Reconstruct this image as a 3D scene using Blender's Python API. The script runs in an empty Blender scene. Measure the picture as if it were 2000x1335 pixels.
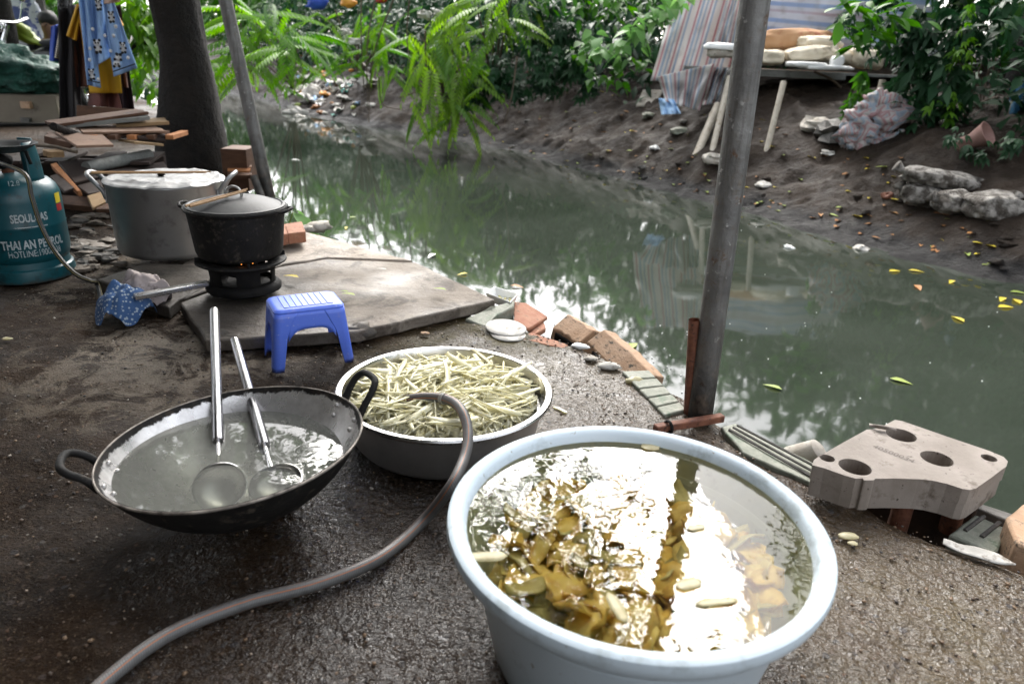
import bpy, bmesh, math, random
import numpy as np
from mathutils import Vector, Matrix, Euler
random.seed(7); RNG = np.random.default_rng(7)
R = math.radians; PI = math.pi
S = bpy.context.scene
C = S.collection

# ------------------------------------------------------------------ camera, light, exposure
CAM_H, FPX, PITCH, ROLL = 0.9, 1400.0, R(22), R(2.5)
cam = bpy.data.objects.new('camera', bpy.data.cameras.new('camera')); C.objects.link(cam)
fw = Vector((0, math.cos(PITCH), -math.sin(PITCH))); up0 = Vector((0, math.sin(PITCH), math.cos(PITCH))); rt0 = Vector((1, 0, 0))
rt = rt0*math.cos(ROLL)+up0*math.sin(ROLL); up = up0*math.cos(ROLL)-rt0*math.sin(ROLL)
cam.matrix_world = Matrix(((rt.x, up.x, -fw.x, 0), (rt.y, up.y, -fw.y, 0), (rt.z, up.z, -fw.z, CAM_H), (0, 0, 0, 1)))
cam.data.sensor_width = 36; cam.data.lens = FPX/2000*36; cam.data.clip_start = 0.02; cam.data.clip_end = 400
cam.data.dof.use_dof = True; cam.data.dof.focus_distance = 1.95; cam.data.dof.aperture_fstop = 4.0
S.camera = cam
SUN_EL, SUN_AZ = 44, -1            # degrees; azimuth measured from +Y towards +X
w = bpy.data.worlds.new('World'); S.world = w; w.use_nodes = True
wn = w.node_tree; wn.nodes.clear()
sky = wn.nodes.new('ShaderNodeTexSky'); sky.sky_type = 'NISHITA'; sky.sun_disc = False
sky.sun_elevation = R(SUN_EL); sky.sun_rotation = R(SUN_AZ); sky.air_density = 1.0; sky.dust_density = 3.0; sky.ozone_density = 1.0
hsv = wn.nodes.new('ShaderNodeHueSaturation'); hsv.inputs['Saturation'].default_value = 0.25
bg = wn.nodes.new('ShaderNodeBackground'); bg.inputs['Strength'].default_value = 0.15
wo = wn.nodes.new('ShaderNodeOutputWorld')
wn.links.new(sky.outputs[0], hsv.inputs['Color']); wn.links.new(hsv.outputs[0], bg.inputs[0]); wn.links.new(bg.outputs[0], wo.inputs[0])
sl = bpy.data.lights.new('sun', 'SUN'); sl.energy = 1.5; sl.angle = R(38); sl.color = (1, .96, .9)
so = bpy.data.objects.new('sun', sl); C.objects.link(so)
sd = Vector((math.sin(R(SUN_AZ))*math.cos(R(SUN_EL)), math.cos(R(SUN_AZ))*math.cos(R(SUN_EL)), math.sin(R(SUN_EL))))
so.rotation_euler = sd.to_track_quat('Z', 'Y').to_euler()
S.view_settings.view_transform = 'Standard'; S.view_settings.look = 'None'
S.view_settings.exposure = 2.12; S.view_settings.gamma = 1.0; S.view_settings.use_curve_mapping = False
S.cycles.max_bounces = 10; S.cycles.transparent_max_bounces = 12; S.cycles.caustics_reflective = False; S.cycles.caustics_refractive = False
S.cycles.use_denoising = True

# ------------------------------------------------------------------ from a place in the view to a place in the world
def ray(px, py):
    dx, dy = px-1000, py-667.5
    c, s = math.cos(ROLL), math.sin(ROLL)
    X = (c*dx+s*dy)/FPX; Y = (-s*dx+c*dy)/FPX
    return np.array([X, math.cos(PITCH)-Y*math.sin(PITCH), -math.sin(PITCH)-Y*math.cos(PITCH)])
O = np.array([0, 0, CAM_H])
def gz(px, py, z=0.0):
    d = ray(px, py); return O+d*((z-CAM_H)/d[2])
def at(px, py, Y):
    d = ray(px, py); return O+d*(Y/d[1])
def project(P):
    P = np.asarray(P)-O
    d = P[1]*math.cos(PITCH)-P[2]*math.sin(PITCH); u = P[1]*math.sin(PITCH)+P[2]*math.cos(PITCH)
    X = FPX*P[0]/d; Y = -FPX*u/d; c, s = math.cos(ROLL), math.sin(ROLL)
    return 1000+c*X-s*Y, 667.5+s*X+c*Y

# ------------------------------------------------------------------ noise
def _h(i, j, k):
    n = (i*374761393+j*668265263+k*2147483647+1013904223) & 0xffffffff
    n = ((n ^ (n >> 13))*1274126177) & 0xffffffff
    return ((n ^ (n >> 16)) & 0xffff)/65535.0
def vnoise(x, y, z=0.0):
    x, y, z = np.broadcast_arrays(np.asarray(x, float), np.asarray(y, float), np.asarray(z, float))
    xi, yi, zi = np.floor(x).astype(np.int64), np.floor(y).astype(np.int64), np.floor(z).astype(np.int64)
    fx, fy, fz = x-xi, y-yi, z-zi
    fx, fy, fz = [f*f*(3-2*f) for f in (fx, fy, fz)]
    r = 0
    for a in (0, 1):
        for b in (0, 1):
            for c in (0, 1):
                r = r+_h(xi+a, yi+b, zi+c)*(fx if a else 1-fx)*(fy if b else 1-fy)*(fz if c else 1-fz)
    return r*2-1
def fbm(x, y, z=0.0, o=4):
    r, a, f = 0, 1.0, 1.0
    for i in range(o):
        r = r+a*vnoise(np.asarray(x)*f+17.3*i, np.asarray(y)*f-9.1*i, np.asarray(z)*f+3.7*i); a *= .5; f *= 2.03
    return r

# ------------------------------------------------------------------ materials
class NT:
    def __init__(s, name):
        s.m = bpy.data.materials.new(name); s.m.use_nodes = True; s.t = s.m.node_tree; s.t.nodes.clear()
        s.out = s.t.nodes.new('ShaderNodeOutputMaterial'); s._co = None
    def n(s, ty, **kw):
        o = s.t.nodes.new('ShaderNode'+ty)
        for k, v in kw.items():
            if k.startswith('i_'):
                key = k[2:].replace('_', ' ')
                key = int(key) if key.isdigit() else key
                s.set(o.inputs[key], v)
            else: setattr(o, k, v)
        return o
    def set(s, sock, v):
        if hasattr(v, 'is_output'): s.t.links.new(v, sock)
        elif isinstance(v, (tuple, list)) and len(v) == 3 and sock.type == 'RGBA': sock.default_value = (*v, 1)
        else: sock.default_value = v
    def co(s, kind='Object'):
        if s._co is None: s._co = s.n('TexCoord')
        return s._co.outputs[kind]
    def pos(s): return s.n('NewGeometry').outputs['Position']
    def noise(s, scale, detail=4, rough=.55, co=None, dist=0):
        return s.n('TexNoise', i_Vector=co if co is not None else s.co(), i_Scale=scale, i_Detail=detail, i_Roughness=rough, i_Distortion=dist).outputs['Fac']
    def voro(s, scale, feature='F1', co=None, out='Distance', rnd=1):
        return s.n('TexVoronoi', feature=feature, i_Vector=co if co is not None else s.co(), i_Scale=scale, i_Randomness=rnd).outputs[out]
    def ramp(s, f, a, b, lo=0.0, hi=1.0):
        return s.n('MapRange', clamp=True, i_0=f, i_1=a, i_2=b, i_3=lo, i_4=hi).outputs[0]
    def mix(s, f, a, b):
        o = s.n('Mix', data_type='RGBA'); s.set(o.inputs[0], f); s.set(o.inputs[6], a); s.set(o.inputs[7], b); return o.outputs[2]
    def math(s, op, a, b=0.0):
        o = s.n('Math', operation=op); s.set(o.inputs[0], a); s.set(o.inputs[1], b); return o.outputs[0]
    def attr(s, name, out='Fac'): return s.n('Attribute', attribute_name=name).outputs[out]
    def bump(s, h, strength=.3, dist=.01, normal=None):
        o = s.n('Bump', i_Height=h, i_Strength=strength, i_Distance=dist)
        if normal is not None: s.set(o.inputs['Normal'], normal)
        return o.outputs[0]
    def pbsdf(s, col, rough=.5, metal=0.0, normal=None, **kw):
        o = s.n('BsdfPrincipled'); s.set(o.inputs['Base Color'], col); s.set(o.inputs['Roughness'], rough); s.set(o.inputs['Metallic'], metal)
        if normal is not None: s.set(o.inputs['Normal'], normal)
        for k, v in kw.items(): s.set(o.inputs[k.replace('_', ' ')], v)
        return o.outputs[0]
    def fin(s, sh): s.t.links.new(sh, s.out.inputs['Surface']); return s.m

def M(name, c1, c2=None, scale=8, rough=.6, r2=None, metal=0.0, bump=.2, bscale=40, bdist=.004, lo=.35, hi=.65, c3=None, s3=30, co=None, vary=0.0, splash=None, spec=.5, c4=None, s4=60, t4=.62):
    """two or three tones broken up by noise, with fine relief"""
    n = NT(name); k = n.co() if co is None else n.pos()
    f = n.ramp(n.noise(scale, 6, .6, k), lo, hi)
    col = n.mix(f, c1, c2 if c2 else c1)
    if c3: col = n.mix(n.ramp(n.noise(s3, 5, .65, k), .56, .68), col, c3)
    if c4: col = n.mix(n.ramp(n.noise(s4, 3, .6, k), t4, t4+.05), col, c4)
    if splash:      # dried mud splashed up from the ground
        z = n.n('SeparateXYZ', i_Vector=n.pos()).outputs[2]
        col = n.mix(n.ramp(n.math('ADD', n.math('DIVIDE', z, splash), n.math('MULTIPLY', n.noise(35, 5, .7, k), 1.6)), 1.25, .75, 0, .85), col, (.035, .022, .013))
    if vary:
        rnd = n.n('ObjectInfo').outputs['Random']
        col = n.n('HueSaturation', i_Color=col, i_Value=n.ramp(rnd, 0, 1, 1-vary, 1+vary)).outputs[0]
    rr = rough if r2 is None else n.ramp(f, 0, 1, rough, r2)
    nm = n.bump(n.noise(bscale, 5, .65, k), bump, bdist) if bump else None
    return n.fin(n.pbsdf(col, rr, metal, nm, Specular_IOR_Level=spec))

def leafmat(name, dark, light, rough=.55, trans=.33):
    n = NT(name)
    t = n.math('FRACT', n.math('ADD', n.attr('tint'), n.n('ObjectInfo').outputs['Random']))
    col = n.mix(t, dark, light)
    col = n.mix(n.ramp(n.noise(3, 3, .5, n.pos()), .35, .7, 0, .45), col, dark)
    a = n.pbsdf(col, max(rough, .55), 0, None, Specular_IOR_Level=.22)
    b = n.n('BsdfTranslucent', i_Color=n.n('HueSaturation', i_Color=col, i_Saturation=1.1, i_Value=1.5).outputs[0]).outputs[0]
    x = n.n('MixShader'); n.set(x.inputs[0], trans); n.set(x.inputs[1], a); n.set(x.inputs[2], b)
    return n.fin(x.outputs[0])

# ------------------------------------------------------------------ mesh building
def wloc(o):
    v = Vector((0, 0, 0))
    while o is not None: v += o.location; o = o.parent
    return v
class MB:
    def __init__(s): s.soft = False; s.init2()
    def init2(s): s.v = []; s.f = []; s.a = []; s.mi = []; s.cur = 0
    def add(s, V, F, a=None):
        b = len(s.v); V = [tuple(map(float, p)) for p in V]; s.v += V; s.f += [tuple(i+b for i in f) for f in F]
        s.a += [tuple(x) for x in a] if a is not None else [(0, 0, 0)]*len(V); s.mi += [s.cur]*len(F); return s
    def box(s, c, size, rot=None, m=None):
        x, y, z = [k/2 for k in size]
        V = [Vector((a, b, d)) for d in (-z, z) for a, b in ((-x, -y), (x, -y), (x, y), (-x, y))]
        Q = Euler(rot).to_matrix() if rot is not None else (m if m is not None else Matrix.Identity(3))
        V = [Q@p+Vector(c) for p in V]
        return s.add(V, [(3, 2, 1, 0), (4, 5, 6, 7), (0, 1, 5, 4), (1, 2, 6, 5), (2, 3, 7, 6), (3, 0, 4, 7)])
    def tube(s, P, r, seg=10, caps=True, close=False):
        P = [Vector(p) for p in P]; n = len(P); rr = r if isinstance(r, (list, tuple, np.ndarray)) else [r]*n
        V, A = [], []; u = None; L = 0
        for i in range(n):
            if close: t = P[(i+1) % n]-P[i-1]
            else: t = P[min(i+1, n-1)]-P[max(i-1, 0)]
            t.normalize()
            if u is None:
                u = t.orthogonal().normalized()
                z = Vector((0, 0, 1)); q = z-t*z.dot(t)
                if q.length > .2: u = q.normalized()
            u = (u-t*u.dot(t)).normalized(); wv = t.cross(u)
            if i: L += (P[i]-P[i-1]).length
            for k in range(seg):
                a = 2*PI*k/seg; V.append(P[i]+(u*math.cos(a)+wv*math.sin(a))*rr[i]); A.append((k/seg, L, 0))
        F = []
        for i in range(n if close else n-1):
            j = (i+1) % n
            for k in range(seg): F.append((i*seg+k, i*seg+(k+1) % seg, j*seg+(k+1) % seg, j*seg+k))
        if caps and not close: F += [tuple(range(seg))[::-1], tuple(range((n-1)*seg, n*seg))]
        return s.add(V, F, A)
    def lathe(s, prof, c=(0, 0, 0), seg=48, m=None, jit=0.0):
        V, F, A = [], [], []
        for i, (r, z) in enumerate(prof):
            for k in range(seg):
                a = 2*PI*k/seg; q = r*(1+jit*(vnoise(k*.7, i*.9, 3.3) if jit else 0))
                V.append(Vector((q*math.cos(a), q*math.sin(a), z))); A.append((k/seg, i/max(1, len(prof)-1), 0))
        for i in range(len(prof)-1):
            for k in range(seg): F.append((i*seg+k, i*seg+(k+1) % seg, (i+1)*seg+(k+1) % seg, (i+1)*seg+k))
        Q = m if m is not None else Matrix.Identity(3)
        return s.add([Q@p+Vector(c) for p in V], F, A)
    def grid(s, nu, nv, fn):
        V, A, F = [], [], []
        for i in range(nu+1):
            for j in range(nv+1):
                V.append(fn(i/nu, j/nv)); A.append((i/nu, j/nv, 0))
        for i in range(nu):
            for j in range(nv):
                a = i*(nv+1)+j; F.append((a, a+nv+1, a+nv+2, a+1))
        return s.add(V, F, A)
    def prism(s, poly, z0, z1=None, down=None):
        """poly: 3-D points of the top face; extruded by the vector down (or to z0)"""
        n = len(poly); T = [Vector(p) for p in poly]
        B = [p+Vector(down) for p in T] if down is not None else [Vector((p.x, p.y, z0)) for p in T]
        if (T[1]-T[0]).cross(T[2]-T[1]).z < 0: T.reverse(); B.reverse()
        return s.add(T+B, [tuple(range(n)), tuple(range(2*n-1, n-1, -1))]+[(i, i+n, (i+1) % n+n, (i+1) % n) for i in range(n)])
    def blob(s, c, size, seed=0, amp=.25, freq=2.0, nu=16, nv=10, m=None, sq=1.0):
        V, F = [], []; sx, sy, sz = size; s.soft = True
        Q = m if m is not None else Matrix.Identity(3)
        pw = lambda t: math.copysign(abs(t)**sq, t)
        for i in range(nv+1):
            p = PI*i/nv
            for k in range(nu):
                a = 2*PI*k/nu; d = (math.sin(p)*math.cos(a), math.sin(p)*math.sin(a), math.cos(p))
                h = 1+amp*float(fbm(d[0]*freq+seed*3.1, d[1]*freq-seed, d[2]*freq+seed*1.7, 3))
                V.append(Q@Vector((pw(d[0])*sx*h, pw(d[1])*sy*h, pw(d[2])*sz*h))+Vector(c))
        for i in range(nv):
            for k in range(nu): F.append((i*nu+k, (i+1)*nu+k, (i+1)*nu+(k+1) % nu, i*nu+(k+1) % nu))
        return s.add(V, F)
    def build(s, name, mat, parent=None, origin=None, smooth=True, bevel=0, subd=0, solid=0, auto=True):
        o0 = wloc(parent) if parent is not None else Vector(origin if origin is not None else (0, 0, 0))
        me = bpy.data.meshes.new(name)
        me.from_pydata([(x-o0.x, y-o0.y, z-o0.z) for x, y, z in s.v], [], s.f)
        for k in (mat if isinstance(mat, (list, tuple)) else [mat]): me.materials.append(k)
        if any(s.mi): me.polygons.foreach_set('material_index', s.mi)
        at_ = me.attributes.new('uvw', 'FLOAT_VECTOR', 'POINT'); at_.data.foreach_set('vector', np.array(s.a, float).ravel())
        if smooth: me.polygons.foreach_set('use_smooth', [True]*len(me.polygons))
        me.update()
        o = bpy.data.objects.new(name, me); C.objects.link(o)
        if parent is not None: o.parent = parent
        else: o.location = o0
        if solid: md = o.modifiers.new('solid', 'SOLIDIFY'); md.thickness = solid; md.offset = 0
        if bevel:
            md = o.modifiers.new('bevel', 'BEVEL'); md.width = bevel; md.segments = 2; md.limit_method = 'ANGLE'; md.angle_limit = R(40)
        if subd: md = o.modifiers.new('sub', 'SUBSURF'); md.levels = subd; md.render_levels = subd
        if smooth and auto and not s.soft: me.set_sharp_from_angle(angle=R(42))
        return o
def tag(o, label, cat, group=None):
    o['label'] = label; o['category'] = cat
    if group: o['group'] = group
    return o
def kind(o, k): o['kind'] = k; return o
def thing(name, label, cat, loc, group=None):
    o = bpy.data.objects.new(name, None); C.objects.link(o); o.location = Vector([float(k) for k in loc]); o.empty_display_size = .05
    return tag(o, label, cat, group)
def bm_plate(outline, holes, z0, z1):
    """flat plate with real holes"""
    b = MB()
    for z, flip in ((z1, False), (z0, True)):
        bm = bmesh.new()
        for loop in [outline]+holes:
            vs = [bm.verts.new((p[0], p[1], z)) for p in loop]
            for i in range(len(vs)): bm.edges.new((vs[i], vs[(i+1) % len(vs)]))
        bmesh.ops.triangle_fill(bm, use_beauty=True, use_dissolve=False, edges=bm.edges[:])
        bm.verts.index_update(); bm.normal_update()
        V = [v.co.copy() for v in bm.verts]; F = []
        for f in bm.faces:
            ids = [v.index for v in f.verts]
            if (f.normal.z < 0) != flip: ids.reverse()
            F.append(tuple(ids))
        b.add(V, F); bm.free()
    for loop in [outline]+holes:
        n = len(loop)
        b.add([(p[0], p[1], z1) for p in loop]+[(p[0], p[1], z0) for p in loop], [(i, i+n, (i+1) % n+n, (i+1) % n) for i in range(n)])
    return b
def text_mesh(txt, size, bold=0.0, extrude=.0):
    cu = bpy.data.curves.new('t', 'FONT'); cu.body = txt; cu.size = size; cu.offset = bold; cu.extrude = extrude; cu.resolution_u = 3
    ob = bpy.data.objects.new('t', cu); C.objects.link(ob)
    me = bpy.data.meshes.new_from_object(ob.evaluated_get(bpy.context.evaluated_depsgraph_get()))
    V = [v.co.copy() for v in me.vertices]; F = [tuple(p.vertices) for p in me.polygons]
    bpy.data.objects.remove(ob); bpy.data.curves.remove(cu); bpy.data.meshes.remove(me)
    return V, F

# ------------------------------------------------------------------ leaves
def leaf_t(l, w, fold=.25, curl=.2, n=4, shape='ovate'):
    """one leaf along +Y from its stalk, folded at the midrib"""
    V, F = [], []
    for i in range(n+1):
        t = i/n
        wd = {'ovate': math.sin(PI*min(1, t**.75))*(1-.25*t), 'heart': (math.sin(PI*t**.55) if t > 0 else .0)*(1-.15*t), 'oval': math.sin(PI*t)**.7 if 0 < t < 1 else 0}[shape]*w/2
        z = -curl*l*t*t
        V += [(-wd, l*t+(-.06*l if shape == 'heart' and i == 1 else 0), z+fold*wd), (0, l*t, z), (wd, l*t+(-.06*l if shape == 'heart' and i == 1 else 0), z+fold*wd)]
    for i in range(n):
        a = i*3; F += [(a, a+1, a+4, a+3), (a+1, a+2, a+5, a+4)]
    return np.array(V), F
def join_t(parts):
    V, F, b = [], [], 0
    for v, f in parts: V.append(v); F += [tuple(i+b for i in q) for q in f]; b += len(v)
    return np.concatenate(V), F
def xf(t, loc=(0, 0, 0), rot=(0, 0, 0), s=1.0):
    m = np.array(Euler(rot).to_matrix()); return t[0]@m.T*s+np.array(loc), t[1]
def frond_t(l, pairs, ll, lw, droop=.35):
    """pinnate leaf: a rachis with paired leaflets along +Y"""
    parts = []
    for i in range(pairs):
        t = .12+.88*i/pairs; y = l*t; z = -droop*l*t*t; k = math.sin(PI*(.15+.8*t))**.6
        for sgn in (-1, 1):
            parts.append(xf(leaf_t(ll*k, lw*k, .2, .25, 2), (0, y, z), (-.25-droop*t, .15*sgn, -sgn*R(68-22*t))))
    parts.append(xf(leaf_t(ll*.7, lw*.8, .2, .3, 2), (0, l, -droop*l), (-.6, 0, 0)))
    st = MB(); st.tube([(0, l*t, -droop*l*t*t) for t in (0, .25, .5, .75, 1)], [.004, .0035, .003, .002, .001], 3, False)
    parts.append((np.array(st.v), st.f)); return join_t(parts)
def palm_t(n, l, w):
    return join_t([xf(leaf_t(l*(1-.18*abs(k)), w, .2, .25, 3), (0, 0, 0), (-.25, 0, k*R(38))) for k in range(-(n//2), n//2+1)])
def mesh_of(name, V, F, mat, tint=None):
    me = bpy.data.meshes.new(name); V = np.asarray(V, float)
    me.from_pydata(V.tolist() if len(V) < 3000 else [], [], F if len(V) < 3000 else [])
    if len(V) >= 3000:
        F = list(F); ls = np.array([len(f) for f in F]); flat = np.concatenate([np.array(f) for f in F]) if not isinstance(F, np.ndarray) else F.ravel()
        me.vertices.add(len(V)); me.vertices.foreach_set('co', V.ravel())
        me.loops.add(len(flat)); me.loops.foreach_set('vertex_index', flat.astype(np.int32))
        me.polygons.add(len(ls)); st = np.concatenate([[0], np.cumsum(ls)[:-1]]); me.polygons.foreach_set('loop_start', st.astype(np.int32))
        me.update(calc_edges=True); me.validate()
    me.materials.append(mat)
    if tint is not None: a = me.attributes.new('tint', 'FLOAT', 'POINT'); a.data.foreach_set('value', np.asarray(tint, float))
    me.polygons.foreach_set('use_smooth', [True]*len(me.polygons)); me.update()
    return me
def rots(n, yaw=None, pitch=(-.9, .3), rnd=RNG, roll=.5):
    """rotation matrices: leaf +Y turned to yaw, pitched up/down"""
    yw = rnd.uniform(0, 2*PI, n) if yaw is None else yaw
    pt = rnd.uniform(*pitch, n); rl = rnd.uniform(-roll, roll, n)
    return np.array([np.array(Euler((p, r_, y), 'XYZ').to_matrix()) for p, r_, y in zip(pt, rl, yw)])
def scatter_mesh(name, tmpl, pos, rot, sc, mat):
    V0, F0 = tmpl; n = len(pos); nv = len(V0)
    V = np.einsum('nij,vj->nvi', rot, V0)*np.asarray(sc)[:, None, None]+np.asarray(pos)[:, None, :]
    quads = [f for f in F0]
    F = [tuple(i+b for i in f) for b in range(0, n*nv, nv) for f in quads]
    return mesh_of(name, V.reshape(-1, 3), F, mat, np.repeat(RNG.random(n), nv))
def plant(name, label, cat, base, tmpl, pos, rot, sc, mat, stems=(), stem_mat=None, single=0, group=None, leafname='leaf'):
    """a plant: its largest leaves one by one, the rest of the crown as one mass, its stems"""
    t = thing(name, label, cat, base, group); b = np.array(base, float)
    pos = np.asarray(pos, float); d = np.linalg.norm(pos-O, axis=1)/np.asarray(sc); order = np.argsort(d)
    if single:
        me = mesh_of(leafname, tmpl[0], tmpl[1], mat)
        for i in order[:single]:
            o = bpy.data.objects.new(leafname, me); C.objects.link(o); o.parent = t
            o.matrix_local = Matrix.Translation(Vector(pos[i]-b))@Matrix(rot[i].tolist()).to_4x4()@Matrix.Scale(float(sc[i]), 4)
    rest = order[single:]
    if len(rest):
        o = bpy.data.objects.new('crown', scatter_mesh('crown', tmpl, pos[rest]-b, rot[rest], np.asarray(sc)[rest], mat)); C.objects.link(o); o.parent = t; o['kind'] = 'stuff'
    for P, r0, r1 in stems:
        n = len(P); MB().tube(P, [r0+(r1-r0)*i/(n-1) for i in range(n)], 7).build('stem', stem_mat, t)
    return t

# ------------------------------------------------------------------ shared materials
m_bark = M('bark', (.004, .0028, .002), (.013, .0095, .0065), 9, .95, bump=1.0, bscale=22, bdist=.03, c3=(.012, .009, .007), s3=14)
m_twig = M('twig', (.05, .035, .022), (.11, .08, .05), 20, .8, bump=.3)
m_rust = M('rusty_iron', (.11, .035, .018), (.22, .085, .045), 40, .75, bump=.5, bscale=120, c3=(.04, .02, .015), s3=60)
m_brick = M('brick', (.26, .1, .055), (.34, .17, .1), 22, .85, bump=.7, bscale=90, c3=(.05, .045, .035), s3=28)
m_tan = M('weathered_brick', (.36, .22, .13), (.44, .3, .2), 18, .85, bump=.7, bscale=90, c3=(.05, .05, .04), s3=42)
m_green_stone = M('mossy_stone', (.15, .16, .12), (.26, .26, .21), 25, .7, bump=.6, bscale=80, c3=(.05, .1, .05), s3=14)
m_stone = M('pale_stone', (.34, .3, .25), (.48, .45, .4), 14, .85, bump=.6, bscale=70, c3=(.1, .1, .07), s3=24)
m_dark_stone = M('dark_concrete', (.05, .047, .04), (.12, .11, .1), 18, .8, bump=.8, bscale=60)
m_white = M('white_foam', (.72, .72, .7), (.8, .8, .78), 20, .5, bump=.08, bscale=200)
m_white_dirty = M('dirty_white', (.34, .32, .28), (.52, .5, .46), 12, .75, bump=.4, c3=(.16, .13, .1), s3=30)

def mat_ground():
    n = NT('wet_concrete'); p = n.pos()
    sx = n.n('SeparateXYZ', i_Vector=p); X, Y = sx.outputs[0], sx.outputs[1]
    def spot(x, y, r0, r1):      # a patch with its own place on the floor: cement screed, moss
        d = n.n('VectorMath', operation='DISTANCE'); n.set(d.inputs[0], n.n('VectorMath', operation='MULTIPLY', i_0=p, i_1=(1, 1, 0)).outputs[0]); d.inputs[1].default_value = (x, y, 0)
        dd = n.math('ADD', d.outputs['Value'], n.math('MULTIPLY', n.math('SUBTRACT', n.noise(3.5, 5, .6, p), .5), .7))
        return n.ramp(dd, r1, r0)
    base = n.mix(n.ramp(n.noise(2.2, 6, .6, p), .35, .68), (.005, .0023, .0009), (.032, .0158, .006))
    base = n.mix(n.ramp(n.noise(60, 4, .7, p), .5, .75, 0, .7), base, (.05, .033, .019))
    cem = n.math('MULTIPLY', n.math('MAXIMUM', spot(-1.05, 2.05, .18, .55), spot(-1.5, 2.9, .1, .7)), n.ramp(n.noise(6, 7, .75, p, 1.2), .45, .54))
    base = n.mix(n.math('MULTIPLY', cem, .85), base, (.21, .178, .142))
    moss = n.math('MULTIPLY', n.math('MAXIMUM', spot(0.0, 2.15, .15, .55), spot(.78, .95, .1, .45)), n.ramp(n.noise(7, 5, .6, p), .35, .6))
    base = n.mix(n.math('MULTIPLY', moss, .75), base, (.065, .054, .012))
    edge = n.math('MAXIMUM', spot(.22, 1.8, .3, .6), spot(.8, 1.0, .2, .6))
    base = n.mix(n.math('MULTIPLY', edge, .5), base, (.12, .08, .045))
    # aggregate: pebbles of several tones set in the mortar
    pw = n.n('VectorMath', operation='ADD', i_0=p, i_1=n.n('VectorMath', operation='SCALE', i_0=n.n('TexNoise', i_Vector=p, i_Scale=40.0).outputs['Color'], i_Scale=.012).outputs[0]).outputs[0]
    pc = n.voro(62, 'F1', pw, 'Color'); pd = n.voro(62, 'F1', pw, 'Distance')
    sep = n.n('SeparateColor', i_Color=pc)
    peb = n.math('MULTIPLY', n.ramp(n.math('ADD', pd, n.math('MULTIPLY', sep.outputs[1], .3)), .5, .38), n.ramp(n.math('ADD', sep.outputs[0], n.math('MULTIPLY', n.math('SUBTRACT', n.noise(3, 3, .5, p), .5), .8)), .7, .76))
    tone = n.mix(sep.outputs[1], (.02, .02, .023), n.mix(sep.outputs[2], (.15, .075, .035), (.24, .22, .19)))
    base = n.mix(n.math('MULTIPLY', peb, .8), base, tone)
    # cracks
    cr = n.ramp(n.n('TexVoronoi', feature='DISTANCE_TO_EDGE', i_Vector=n.n('VectorMath', operation='ADD', i_0=p, i_1=n.n('VectorMath', operation='SCALE', i_0=n.n('TexNoise', i_Vector=p, i_Scale=3.0).outputs['Color'], i_Scale=.5).outputs[0]).outputs[0], i_Scale=1.3).outputs['Distance'], .0, .012)
    base = n.mix(n.math('MULTIPLY', n.math('SUBTRACT', 1.0, cr), n.ramp(n.noise(.9, 3, .5, p), .52, .6)), base, (.02, .014, .01))
    wetspot = n.math('MAXIMUM', spot(.0, 1.0, .35, .75), spot(.72, .85, .4, .8))
    wet = n.ramp(n.math('ADD', n.noise(1.7, 4, .55, p), n.math('MULTIPLY', n.math('MAXIMUM', edge, wetspot), .3)), .42, .6)
    wz = n.math('MAXIMUM', edge, wetspot); wet2 = n.math('MULTIPLY', wet, wz)
    rough = n.math('ADD', n.ramp(wet, 0, 1, .78, .5), n.math('MULTIPLY', cem, .2))
    h = n.math('ADD', n.math('MULTIPLY', n.noise(55, 5, .65, p), 1.0), n.math('MULTIPLY', peb, .3))
    h = n.math('ADD', n.math('MULTIPLY', h, .8), n.math('MULTIPLY', n.noise(14, 4, .6, p), 1.2)); h = n.math('ADD', h, n.math('MULTIPLY', n.noise(170, 3, .65, p), .8))
    base = n.mix(n.ramp(n.noise(190, 2, .6, p), .58, .7, 0, .55), base, (.11, .082, .055)); base = n.mix(n.ramp(n.noise(150, 2, .6, p), .6, .7, 0, .6), base, (.008, .006, .004))
    nm = n.bump(h, .8, .014)
    ch = n.math('ADD', n.math('MULTIPLY', n.noise(150, 2, .6, p), .55), n.math('MULTIPLY', n.noise(58, 3, .55, p), 1.6))
    return n.fin(n.pbsdf(base, rough, 0, nm, Specular_IOR_Level=.1, Coat_Weight=n.math('MAXIMUM', n.math('MULTIPLY', wet2, .85), n.math('MULTIPLY', wet, .12)), Coat_Roughness=.07, Coat_Normal=n.bump(ch, 1.0, .009)))
m_ground = mat_ground()
def mat_slab(name, a, b, dark):
    n = NT(name); p = n.pos()
    c = n.mix(n.ramp(n.noise(4, 6, .62, p), .35, .65), a, b)
    c = n.mix(n.ramp(n.noise(9, 6, .7, p, .6), .5, .62, 0, .85), c, dark)
    c = n.mix(n.ramp(n.noise(70, 3, .6, p), .62, .7, 0, .6), c, (.09, .08, .06))
    d = n.n('VectorMath', operation='DISTANCE'); n.set(d.inputs[0], p); d.inputs[1].default_value = (-1.05, 2.42, .05)      # soot and grease round the stove
    c = n.mix(n.ramp(n.math('ADD', d.outputs['Value'], n.math('MULTIPLY', n.noise(5, 5, .65, p), .9)), 1.05, .62, 0, .88), c, (.03, .023, .017))
    h = n.math('ADD', n.noise(40, 6, .7, p), n.math('MULTIPLY', n.noise(9, 4, .6, p), 1.5))
    return n.fin(n.pbsdf(c, n.ramp(n.noise(3, 3, .5, p), .4, .65, .85, .5), 0, n.bump(h, .6, .01)))
m_slab = mat_slab('slab_concrete', (.22, .185, .148), (.15, .122, .095), (.06, .046, .034))
m_slab_light = mat_slab('slab_concrete_pale', (.33, .28, .23), (.24, .2, .16), (.11, .088, .066))
m_slab_dark = mat_slab('slab_concrete_sooty', (.1, .085, .068), (.17, .145, .115), (.05, .042, .034))
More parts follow.
